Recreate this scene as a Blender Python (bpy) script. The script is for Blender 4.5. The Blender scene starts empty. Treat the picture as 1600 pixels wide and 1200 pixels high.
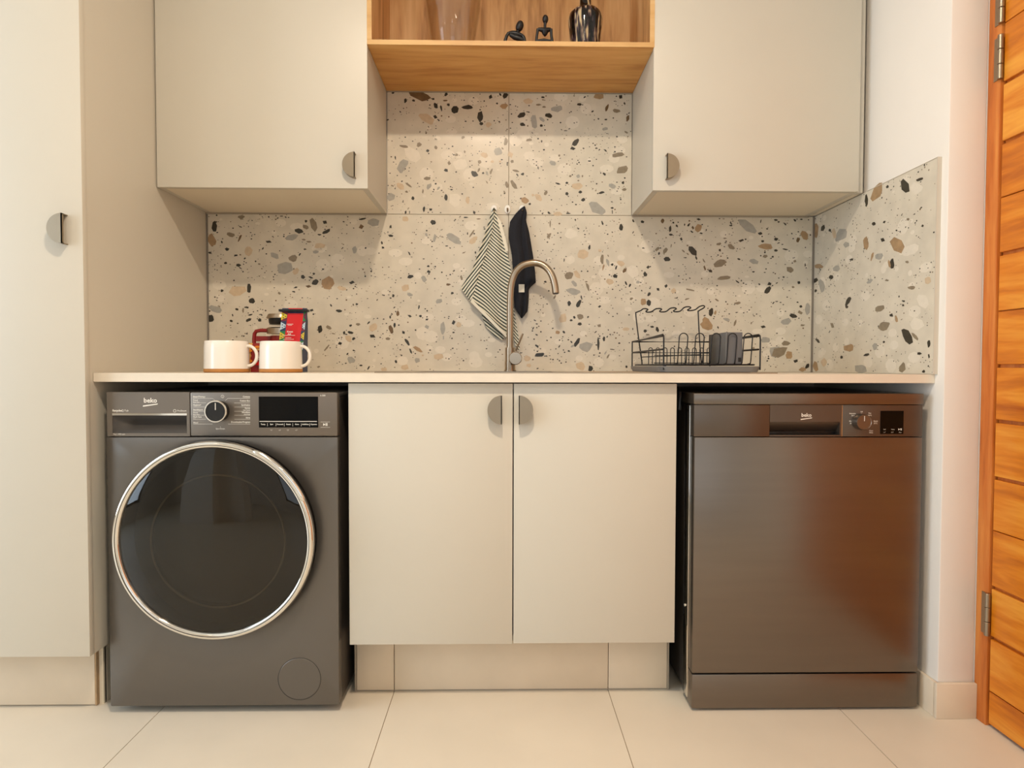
import bpy, bmesh, math, random
from mathutils import Vector, Matrix, noise
random.seed(7)
PI = math.pi
SC = bpy.context.scene
COL = SC.collection

# ------------------------------------------------------------------ camera
F_PX = 959.1
CAM = Vector((1.0583, -2.2262, .9164))
def cam_axes():
    pitch, yaw, roll = -.0275, .0159, .002
    cy, sy = math.cos(yaw), math.sin(yaw); cp, sp = math.cos(pitch), math.sin(pitch)
    cr, sr = math.cos(roll), math.sin(roll)
    r = Vector((cy, -sy, 0)); f = Vector((sy*cp, cy*cp, sp)); u = Vector((-sy*sp, -cy*sp, cp))
    return r*cr + u*sr, f, -r*sr + u*cr
RGT, FWD, UPV = cam_axes()
cam_d = bpy.data.cameras.new('camera'); cam_d.sensor_width = 36; cam_d.lens = F_PX/1600*36
cam_d.clip_start = .05
cam = bpy.data.objects.new('camera', cam_d); COL.objects.link(cam)
m = Matrix((RGT, UPV, -FWD)).transposed().to_4x4(); m.translation = CAM
cam.matrix_world = m
SC.camera = cam
# ------------------------------------------------------------------ light and exposure
SC.view_settings.view_transform = 'Standard'; SC.view_settings.look = 'None'
SC.view_settings.gamma = 1; SC.view_settings.use_curve_mapping = False
SC.view_settings.exposure = EXPO = -.85
W = bpy.data.worlds.new('sky'); SC.world = W; W.use_nodes = True
bg = W.node_tree.nodes['Background']; bg.inputs[0].default_value = (.80, .90, 1, 1); bg.inputs[1].default_value = 1.6
def area(name, loc, rot, sx, sy, e, col):
    l = bpy.data.lights.new(name, 'AREA'); l.shape = 'RECTANGLE'; l.size = sx; l.size_y = sy; l.energy = e; l.color = col
    o = bpy.data.objects.new(name, l); COL.objects.link(o); o.location = loc; o.rotation_euler = rot; return o
area('daylight_left_window', (-2.30, -2.0, 1.35), (0, -PI/2, 0), 2.0, 2.2, 128, (.72, .86, 1))
area('daylight_rear_window', (1.05, -5.08, 1.35), (PI/2, 0, 0), 1.7, 2.0, 14, (.86, .93, 1))
DOWNLIGHTS = [(.95, -1.72, 114), (.85, -3.6, 10), (-.9, -2.9, 2), (1.7, -2.9, 12)]   # x, y, watts
WARM = (1, .83, .64)

def at(px, py, X=None, Y=None, Z=None):            # the world point a pixel of the photograph shows on a plane
    d = FWD + RGT*((px-800)/F_PX) - UPV*((py-600)/F_PX)
    t = (Y-CAM.y)/d.y if Y is not None else (X-CAM.x)/d.x if X is not None else (Z-CAM.z)/d.z
    return CAM + d*t

# ------------------------------------------------------------------ materials
def lin(c):
    return tuple(((v/255)/12.92 if v/255 <= .04045 else ((v/255+.055)/1.055)**2.4) for v in c) + (1,)
def mat(name, col, rough=.5, metal=0, var=0, vscale=6, bump=0, bscale=200, stretch=(1,1,1), spec=.5, coat=0, alpha=1, trans=0, aniso=0):
    M = bpy.data.materials.new(name); M.use_nodes = True; nt = M.node_tree; b = nt.nodes['Principled BSDF']
    c = lin(col)
    b.inputs['Base Color'].default_value = c; b.inputs['Roughness'].default_value = rough; b.inputs['Metallic'].default_value = metal
    b.inputs['Specular IOR Level'].default_value = spec; b.inputs['Coat Weight'].default_value = coat
    b.inputs['Transmission Weight'].default_value = trans; b.inputs['Alpha'].default_value = alpha
    if var or bump:
        tc = nt.nodes.new('ShaderNodeTexCoord'); mp = nt.nodes.new('ShaderNodeMapping'); mp.inputs['Scale'].default_value = stretch
        nt.links.new(tc.outputs['Object'], mp.inputs[0])
    if var:
        n = nt.nodes.new('ShaderNodeTexNoise'); n.inputs['Scale'].default_value = vscale; n.inputs['Detail'].default_value = 4
        r = nt.nodes.new('ShaderNodeValToRGB'); nt.links.new(mp.outputs[0], n.inputs['Vector']); nt.links.new(n.outputs[0], r.inputs[0])
        r.color_ramp.elements[0].position = .3; r.color_ramp.elements[1].position = .7
        r.color_ramp.elements[0].color = tuple(v*(1-var) for v in c[:3])+(1,); r.color_ramp.elements[1].color = tuple(min(1, v*(1+var)) for v in c[:3])+(1,)
        nt.links.new(r.outputs[0], b.inputs['Base Color'])
    if bump:
        n2 = nt.nodes.new('ShaderNodeTexNoise'); n2.inputs['Scale'].default_value = bscale; n2.inputs['Detail'].default_value = 2
        bp = nt.nodes.new('ShaderNodeBump'); bp.inputs['Strength'].default_value = bump; bp.inputs['Distance'].default_value = .001
        nt.links.new(mp.outputs[0], n2.inputs['Vector']); nt.links.new(n2.outputs[0], bp.inputs['Height']); nt.links.new(bp.outputs[0], b.inputs['Normal'])
    return M
def wood(name, dark, mid, light, axis='z', rough=.4, scale=1.0, perobj=0, fine=1.0):
    M = bpy.data.materials.new(name); M.use_nodes = True; nt = M.node_tree; b = nt.nodes['Principled BSDF']; b.inputs['Roughness'].default_value = rough
    tc = nt.nodes.new('ShaderNodeTexCoord'); mp = nt.nodes.new('ShaderNodeMapping')
    s = {'x': (1, 9, 9), 'y': (9, 1, 9), 'z': (9, 9, 1)}[axis]
    mp.inputs['Scale'].default_value = [v*scale for v in s]; nt.links.new(tc.outputs['Object'], mp.inputs[0])
    if perobj:
        oi = nt.nodes.new('ShaderNodeObjectInfo'); cb = nt.nodes.new('ShaderNodeVectorMath'); cb.operation = 'SCALE'; cb.inputs[0].default_value = (13, 17, 11)
        nt.links.new(oi.outputs['Random'], cb.inputs['Scale']); nt.links.new(cb.outputs[0], mp.inputs['Location'])
    n = nt.nodes.new('ShaderNodeTexNoise'); n.inputs['Scale'].default_value = 1.1; n.inputs['Detail'].default_value = 6; n.inputs['Distortion'].default_value = 1.4
    n.inputs['Roughness'].default_value = .55
    n2 = nt.nodes.new('ShaderNodeTexNoise'); n2.inputs['Scale'].default_value = 9; n2.inputs['Detail'].default_value = 4; n2.inputs['Distortion'].default_value = .5
    nt.links.new(mp.outputs[0], n.inputs['Vector']); nt.links.new(mp.outputs[0], n2.inputs['Vector'])
    mx = nt.nodes.new('ShaderNodeMath'); mx.operation = 'MULTIPLY_ADD'; mx.inputs[1].default_value = .35*fine
    nt.links.new(n2.outputs[0], mx.inputs[0]); nt.links.new(n.outputs[0], mx.inputs[2])
    src = mx.outputs[0]
    if perobj:
        m2 = nt.nodes.new('ShaderNodeMath'); m2.operation = 'MULTIPLY_ADD'; m2.inputs[1].default_value = perobj
        nt.links.new(oi.outputs['Random'], m2.inputs[0]); nt.links.new(src, m2.inputs[2]); src = m2.outputs[0]
    r = nt.nodes.new('ShaderNodeValToRGB'); nt.links.new(src, r.inputs[0])
    e = r.color_ramp.elements; e[0].position = .48; e[0].color = lin(dark); e[1].position = .88+perobj*.6; e[1].color = lin(light)
    k = e.new(.66+perobj*.4); k.color = lin(mid)
    nt.links.new(r.outputs[0], b.inputs['Base Color'])
    bp = nt.nodes.new('ShaderNodeBump'); bp.inputs['Strength'].default_value = .08; bp.inputs['Distance'].default_value = .001
    nt.links.new(n2.outputs[0], bp.inputs['Height']); nt.links.new(bp.outputs[0], b.inputs['Normal'])
    return M
def glassy(name, tint, amount, rough=.02):      # thin clear or smoked pane: tinted see-through with a mirror sheen
    M = bpy.data.materials.new(name); M.use_nodes = True; nt = M.node_tree; nt.nodes.remove(nt.nodes['Principled BSDF'])
    t = nt.nodes.new('ShaderNodeBsdfTransparent'); t.inputs[0].default_value = tuple(v*amount for v in tint)+(1,)
    g = nt.nodes.new('ShaderNodeBsdfGlossy'); g.inputs['Roughness'].default_value = rough
    lw = nt.nodes.new('ShaderNodeLayerWeight'); lw.inputs[0].default_value = .5; pw = nt.nodes.new('ShaderNodeMath'); pw.operation = 'POWER'; pw.inputs[1].default_value = 3
    fr = nt.nodes.new('ShaderNodeMath'); fr.operation = 'MULTIPLY_ADD'; fr.inputs[1].default_value = .6; fr.inputs[2].default_value = .045; mx = nt.nodes.new('ShaderNodeMixShader')
    nt.links.new(lw.outputs['Facing'], pw.inputs[0]); nt.links.new(pw.outputs[0], fr.inputs[0]); nt.links.new(fr.outputs[0], mx.inputs[0]); nt.links.new(t.outputs[0], mx.inputs[1]); nt.links.new(g.outputs[0], mx.inputs[2])
    nt.links.new(mx.outputs[0], nt.nodes['Material Output'].inputs[0]); return M

M = {}
M['laminate'] = mat('cashmere_laminate', (206, 199, 184), .42, var=.012, vscale=3, bump=.02, bscale=600)
M['carcass'] = mat('cashmere_board_bounce_lit', (228, 216, 194), .5)  # lighter than the laminate: bounce light on cupboard undersides painted into the colour
M['edge'] = mat('edge_band', (160, 148, 130), .5)
M['paint'] = mat('white_wall_paint', (236, 230, 221), .6, var=.01, bump=.05, bscale=120)
M['ceil'] = mat('ceiling_paint', (238, 234, 226), .8)
M['counter'] = mat('white_stone_counter', (226, 214, 195), .3, var=.02, vscale=30)
M['floor'] = mat('beige_porcelain', (222, 211, 192), .38, var=.035, vscale=4.5, bump=.02, bscale=80)
M['grout'] = mat('grout', (150, 130, 104), .9)
M['plinth'] = mat('plinth_porcelain', (222, 206, 183), .45, var=.035, vscale=9)
M['trim'] = mat('grey_aluminium_trim', (136, 128, 118), .4, metal=.3)
M['terrazzo'] = mat('terrazzo_base', (213, 204, 186), .28, var=.07, vscale=16)
M['K'] = mat('chip_dark', (52, 48, 38), .3, var=.25, vscale=60)
M['M'] = mat('chip_brown_grey', (138, 124, 102), .3, var=.12, vscale=90)
M['G'] = mat('chip_grey', (166, 162, 152), .3, var=.08, vscale=70)
M['T'] = mat('chip_sand', (204, 182, 152), .3, var=.08, vscale=60)
M['B'] = mat('chip_tan', (168, 138, 102), .3, var=.14, vscale=60)
M['O'] = mat('chip_umber', (110, 86, 56), .3, var=.2, vscale=60)
M['L'] = mat('chip_cream', (224, 215, 198), .3, var=.03, vscale=60)
M['oak'] = wood('oak_vertical', (160, 112, 64), (204, 156, 100), (222, 180, 126), 'z', .5, .9)
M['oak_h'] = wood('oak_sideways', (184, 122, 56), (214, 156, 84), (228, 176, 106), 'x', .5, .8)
M['oak_edge'] = wood('oak_edge', (196, 150, 92), (212, 168, 108), (222, 184, 128), 'x', .5, .8)
M['door'] = wood('honey_hardwood', (164, 76, 8), (214, 124, 24), (238, 166, 62), 'y', .33, 1.0, .14, .8)
M['doorframe'] = wood('honey_hardwood_frame', (158, 78, 22), (196, 108, 40), (216, 138, 64), 'z', .38, 1.0)
M['steel'] = mat('brushed_inox', (176, 160, 140), .28, metal=1, bump=.03, bscale=300, stretch=(1, 1, 12))
M['nickel'] = mat('satin_nickel', (160, 145, 124), .36, metal=1)
M['chrome'] = mat('chrome', (228, 224, 216), .08, metal=1)
M['inox_grey'] = mat('manhattan_grey_body', (112, 107, 101), .40, metal=.75, bump=.01, bscale=500)
M['inox_panel'] = mat('manhattan_grey_panel', (118, 109, 99), .42, metal=.55)
M['inox_dish'] = mat('brushed_dark_inox', (124, 114, 104), .30, metal=.9, var=.03, vscale=3, bump=.03, bscale=260, stretch=(1, 1, 14))
M['inox_dark'] = mat('dark_inox_panel', (104, 94, 85), .34, metal=.8)
M['black'] = mat('black_plastic', (10, 9, 9), .35)
M['blackgloss'] = mat('black_display', (5, 5, 6), .12, spec=.18)
M['dark'] = mat('dark_recess', (30, 27, 24), .6)
M['side'] = mat('appliance_side', (70, 64, 58), .45, metal=.4)
M['print'] = mat('white_print', (232, 226, 214), .5)
M['drum'] = mat('drum_steel', (96, 90, 80), .9)
M['smoked'] = glassy('smoked_door_glass', (1, .93, .82), .55)
M['bowl'] = glassy('clear_bowl_glass', (1, .98, .94), .80, .04)
M['tile_edge'] = mat('tile_edge_cream', (206, 196, 180), .5)
M['clear'] = glassy('clear_vase_glass', (1, .985, .96), .97)
M['drum_edge'] = mat('bowl_edge_steel', (150, 142, 128), .3, metal=.8)
M['wire'] = mat('black_coated_wire', (10, 9, 9), .45)
M['tray'] = mat('grey_tray_plastic', (128, 128, 128), .35)
M['cup'] = mat('slate_plastic', (104, 104, 106), .4)
M['mug'] = mat('white_glaze', (240, 232, 220), .22, coat=.3)
M['clay'] = mat('bare_clay', (184, 124, 58), .7, var=.08, vscale=60)
M['figure'] = mat('matt_black_resin', (20, 19, 20), .45)
M['navy'] = mat('black_cotton', (30, 31, 38), .95, var=.15, vscale=200, bump=.3, bscale=900)
M['cream'] = mat('cream_cotton', (232, 226, 208), .95, bump=.2, bscale=900)
M['hook'] = mat('white_hook_plastic', (240, 238, 232), .3)
M['red'] = mat('red_print', (208, 10, 16), .35)
M['darkred'] = mat('dark_red_plastic', (140, 26, 22), .35)
M['green'] = mat('green_print', (28, 120, 62), .4)
M['yellow'] = mat('yellow_print', (222, 196, 40), .4)
M['blue'] = mat('navy_print', (34, 48, 84), .4)
M['sky'] = mat('pale_blue_print', (196, 212, 222), .4)
M['maroon'] = mat('maroon_print', (104, 32, 52), .4)
M['biscuit'] = mat('biscuit_print', (214, 168, 92), .45, var=.15, vscale=80)
M['orange'] = mat('orange_print', (232, 140, 40), .45)
M['bulb'] = mat('lamp_lens', (255, 236, 200), .3)
b_ = M['bulb'].node_tree.nodes['Principled BSDF']; b_.inputs['Emission Color'].default_value = (1, .82, .58, 1); b_.inputs['Emission Strength'].default_value = 30

def stripe_material():
    Mx = bpy.data.materials.new('striped_cotton'); Mx.use_nodes = True; nt = Mx.node_tree; b = nt.nodes['Principled BSDF']; b.inputs['Roughness'].default_value = .95
    uv = nt.nodes.new('ShaderNodeUVMap'); uv.uv_map = 'weave'; sx = nt.nodes.new('ShaderNodeSeparateXYZ'); nt.links.new(uv.outputs[0], sx.inputs[0])
    a = nt.nodes.new('ShaderNodeMath'); a.operation = 'FRACT'; nt.links.new(sx.outputs['Y'], a.inputs[0])
    r = nt.nodes.new('ShaderNodeValToRGB'); nt.links.new(a.outputs[0], r.inputs[0])
    e = r.color_ramp.elements; e[0].position = .42; e[0].color = lin((56, 66, 60)); e[1].position = .5; e[1].color = lin((226, 222, 204))
    k = e.new(.0); k.color = lin((120, 126, 116)); k = e.new(.06); k.color = lin((56, 66, 60)); k = e.new(.98); k.color = lin((226, 222, 204))
    nt.links.new(r.outputs[0], b.inputs['Base Color']); return Mx
M['stripe'] = stripe_material()
def streak_material():
    Mx = bpy.data.materials.new('streaked_black_glass'); Mx.use_nodes = True; nt = Mx.node_tree; b = nt.nodes['Principled BSDF']; b.inputs['Roughness'].default_value = .07
    tc = nt.nodes.new('ShaderNodeTexCoord'); mp = nt.nodes.new('ShaderNodeMapping'); mp.inputs['Scale'].default_value = (95, 95, 14); mp.inputs['Rotation'].default_value = (0, .35, 0)
    n = nt.nodes.new('ShaderNodeTexNoise'); n.inputs['Scale'].default_value = 1; n.inputs['Detail'].default_value = 2; nt.links.new(tc.outputs['Object'], mp.inputs[0]); nt.links.new(mp.outputs[0], n.inputs['Vector'])
    r = nt.nodes.new('ShaderNodeValToRGB'); nt.links.new(n.outputs[0], r.inputs[0]); e = r.color_ramp.elements
    e[0].position = .48; e[0].color = lin((10, 9, 9)); e[1].position = .64; e[1].color = lin((200, 178, 136)); k = e.new(.55); k.color = lin((84, 66, 70))
    nt.links.new(r.outputs[0], b.inputs['Base Color']); return Mx
M['streak'] = streak_material()

# ------------------------------------------------------------------ geometry helpers
ROOT = {}
class MB:
    def __init__(s): s.v = []; s.f = []; s.m = []; s.uv = None
    def add(s, vs, fs, m=0):
        k = len(s.v); s.v += [tuple(v) for v in vs]; s.f += [tuple(i+k for i in f) for f in fs]; s.m += [m]*len(fs); return s
    def box(s, x0, x1, y0, y1, z0, z1, m=0):
        return s.add([(x0,y0,z0),(x1,y0,z0),(x1,y1,z0),(x0,y1,z0),(x0,y0,z1),(x1,y0,z1),(x1,y1,z1),(x0,y1,z1)],
                     [(0,3,2,1),(4,5,6,7),(0,1,5,4),(1,2,6,5),(2,3,7,6),(3,0,4,7)], m)
    def tube(s, pts, r, seg=8, m=0, closed=False, cap=True):
        pts = [Vector(p) for p in pts]; n = len(pts); R = r if isinstance(r, (list, tuple)) else [r]*n
        vs = []; prev = None
        for i, p in enumerate(pts):
            a = pts[(i-1) % n] if (closed or i > 0) else p; b = pts[(i+1) % n] if (closed or i < n-1) else p
            t = (b-a).normalized()
            if prev is None:
                h = Vector((0, 0, 1)) if abs(t.z) < .9 else Vector((1, 0, 0)); nrm = t.cross(h).normalized()
            else:
                nrm = (prev - t*prev.dot(t)); nrm = nrm.normalized() if nrm.length > 1e-6 else t.orthogonal().normalized()
            prev = nrm; bn = t.cross(nrm)
            for j in range(seg):
                q = 2*PI*j/seg; vs.append(p + (nrm*math.cos(q)+bn*math.sin(q))*R[i])
        fs = []
        for i in range(n if closed else n-1):
            for j in range(seg):
                a = i*seg+j; b = i*seg+(j+1) % seg; c = ((i+1) % n)*seg+(j+1) % seg; d = ((i+1) % n)*seg+j; fs.append((a, b, c, d))
        if cap and not closed:
            fs.append(tuple(range(seg))[::-1]); fs.append(tuple((n-1)*seg+j for j in range(seg)))
        return s.add(vs, fs, m)
    def lathe(s, prof, c, axis='z', seg=32, m=0, sx=1, sy=1, close=False, cap=True):       # prof: (radius, height along the axis)
        vs = []; fs = []; c = Vector(c); n = len(prof)
        for (r, h) in prof:
            for j in range(seg):
                q = 2*PI*j/seg; a, b = r*math.cos(q)*sx, r*math.sin(q)*sy
                d = {'z': (a, b, h), 'y': (a, h, b), 'x': (h, a, b)}[axis]; vs.append(c+Vector(d))
        for i in range(n if close else n-1):
            for j in range(seg):
                a = i*seg+j; b = i*seg+(j+1) % seg; i2 = (i+1) % n; fs.append((a, b, i2*seg+(j+1) % seg, i2*seg+j))
        if cap and not close:
            if prof[0][0] > 1e-5: fs.append(tuple(range(seg))[::-1])
            if prof[-1][0] > 1e-5: fs.append(tuple((n-1)*seg+j for j in range(seg)))
        return s.add(vs, fs, m)
    def prism(s, pts, d0, d1, axis='y', m=0):                        # outline in the other two axes, extruded from d0 to d1
        n = len(pts)
        def V(p, d): return {'y': (p[0], d, p[1]), 'x': (d, p[0], p[1]), 'z': (p[0], p[1], d)}[axis]
        vs = [V(p, d0) for p in pts]+[V(p, d1) for p in pts]
        fs = [tuple(range(n)), tuple(range(2*n-1, n-1, -1))]+[(i, i+n, (i+1) % n+n, (i+1) % n) for i in range(n)]
        return s.add(vs, fs, m)
    def ball(s, c, rx, ry, rz, m=0, seg=16, rings=10, rot=None):
        vs = []; c = Vector(c)
        for i in range(rings+1):
            t = PI*i/rings
            for j in range(seg):
                q = 2*PI*j/seg; v = Vector((rx*math.sin(t)*math.cos(q), ry*math.sin(t)*math.sin(q), rz*math.cos(t)))
                if rot: v.rotate(rot)
                vs.append(c+v)
        fs = [(i*seg+j, i*seg+(j+1) % seg, (i+1)*seg+(j+1) % seg, (i+1)*seg+j) for i in range(rings) for j in range(seg)]
        return s.add(vs, fs, m)
    def build(s, name, mats, parent=None, bevel=0, smooth=35, kind=None, label=None, recalc=True, segs=2):
        off = Vector((0, 0, 0)); p = parent
        while p is not None: off = off+Vector(ROOT.get(p.name, (0, 0, 0))); p = p.parent
        me = bpy.data.meshes.new(name); me.from_pydata([tuple(Vector(v)-off) for v in s.v], [], s.f)
        for mt in (mats if isinstance(mats, (list, tuple)) else [mats]): me.materials.append(M[mt] if isinstance(mt, str) else mt)
        me.polygons.foreach_set('material_index', s.m)
        if s.uv:
            l = me.uv_layers.new(name='weave')
            for lp in me.loops: l.data[lp.index].uv = (0, s.uv[lp.vertex_index])
        bm = bmesh.new(); bm.from_mesh(me)
        if recalc:
            bmesh.ops.remove_doubles(bm, verts=bm.verts, dist=1e-6) if not s.uv else None
            bmesh.ops.recalc_face_normals(bm, faces=bm.faces)
        if bevel:
            es = [e for e in bm.edges if len(e.link_faces) == 2 and e.calc_face_angle(0) > math.radians(40)]
            bmesh.ops.bevel(bm, geom=es, offset=bevel, segments=segs, profile=.5, affect='EDGES', clamp_overlap=True)
        bm.to_mesh(me); bm.free()
        if smooth:
            for pl in me.polygons: pl.use_smooth = True
            me.set_sharp_from_angle(angle=math.radians(smooth))
        o = bpy.data.objects.new(name, me); COL.objects.link(o)
        if parent is not None: o.parent = parent
        if kind: o['kind'] = kind
        if label: o['label'] = label
        return o
def thing(name, label, cat, loc, group=None):
    o = bpy.data.objects.new(name, None); COL.objects.link(o); o.location = loc; o.empty_display_size = .05
    ROOT[o.name] = tuple(loc); o['label'] = label; o['category'] = cat
    if group: o['group'] = group
    return o
def tag(o, label, cat, group=None):
    o['label'] = label; o['category'] = cat
    if group: o['group'] = group
    return o
def struct(name, loc=(0, 0, 0)):
    o = bpy.data.objects.new(name, None); COL.objects.link(o); o.location = loc; ROOT[o.name] = tuple(loc); o['kind'] = 'structure'; return o

def words(mb, items, y, m=0, bold=.0, italic=0):
    """flat lettering standing upright on the plane Y = y: items are (text, x, z, height, align)"""
    for (t, x, z, h, al) in items:
        cu = bpy.data.curves.new('lettering', 'FONT'); cu.body = t; cu.size = h*1.38; cu.align_x = al; cu.offset = bold*h; cu.resolution_u = 2; cu.shear = italic
        o = bpy.data.objects.new('lettering', cu); COL.objects.link(o)
        me = bpy.data.meshes.new_from_object(o.evaluated_get(bpy.context.evaluated_depsgraph_get()))
        mb.add([(x+v.co.x, y, z+v.co.y) for v in me.vertices], [tuple(p.vertices) for p in me.polygons], m)
        bpy.data.objects.remove(o); bpy.data.curves.remove(cu); bpy.data.meshes.remove(me)
    return mb
def bar(mb, x0, z0, x1, z1, w, y, m=0):
    d = Vector((x1-x0, z1-z0)).normalized(); n = Vector((-d.y, d.x))*w/2
    return mb.add([(x0+n.x, y, z0+n.y), (x0-n.x, y, z0-n.y), (x1-n.x, y, z1-n.y), (x1+n.x, y, z1+n.y)], [(0, 1, 2, 3)], m)
def emblem(mb, xc, z, h, y):
    """the maker's word with its rising underline"""
    words(mb, [('beko', xc, z, h, 'CENTER')], y, 0, .03)
    w = h*1.55
    mb.add([(xc-w, y, z-h*.62), (xc-w, y, z-h*.88), (xc+w*.95, y, z-h*.42), (xc+w, y, z-h*.2)], [(0, 1, 2, 3)], 0)

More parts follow.
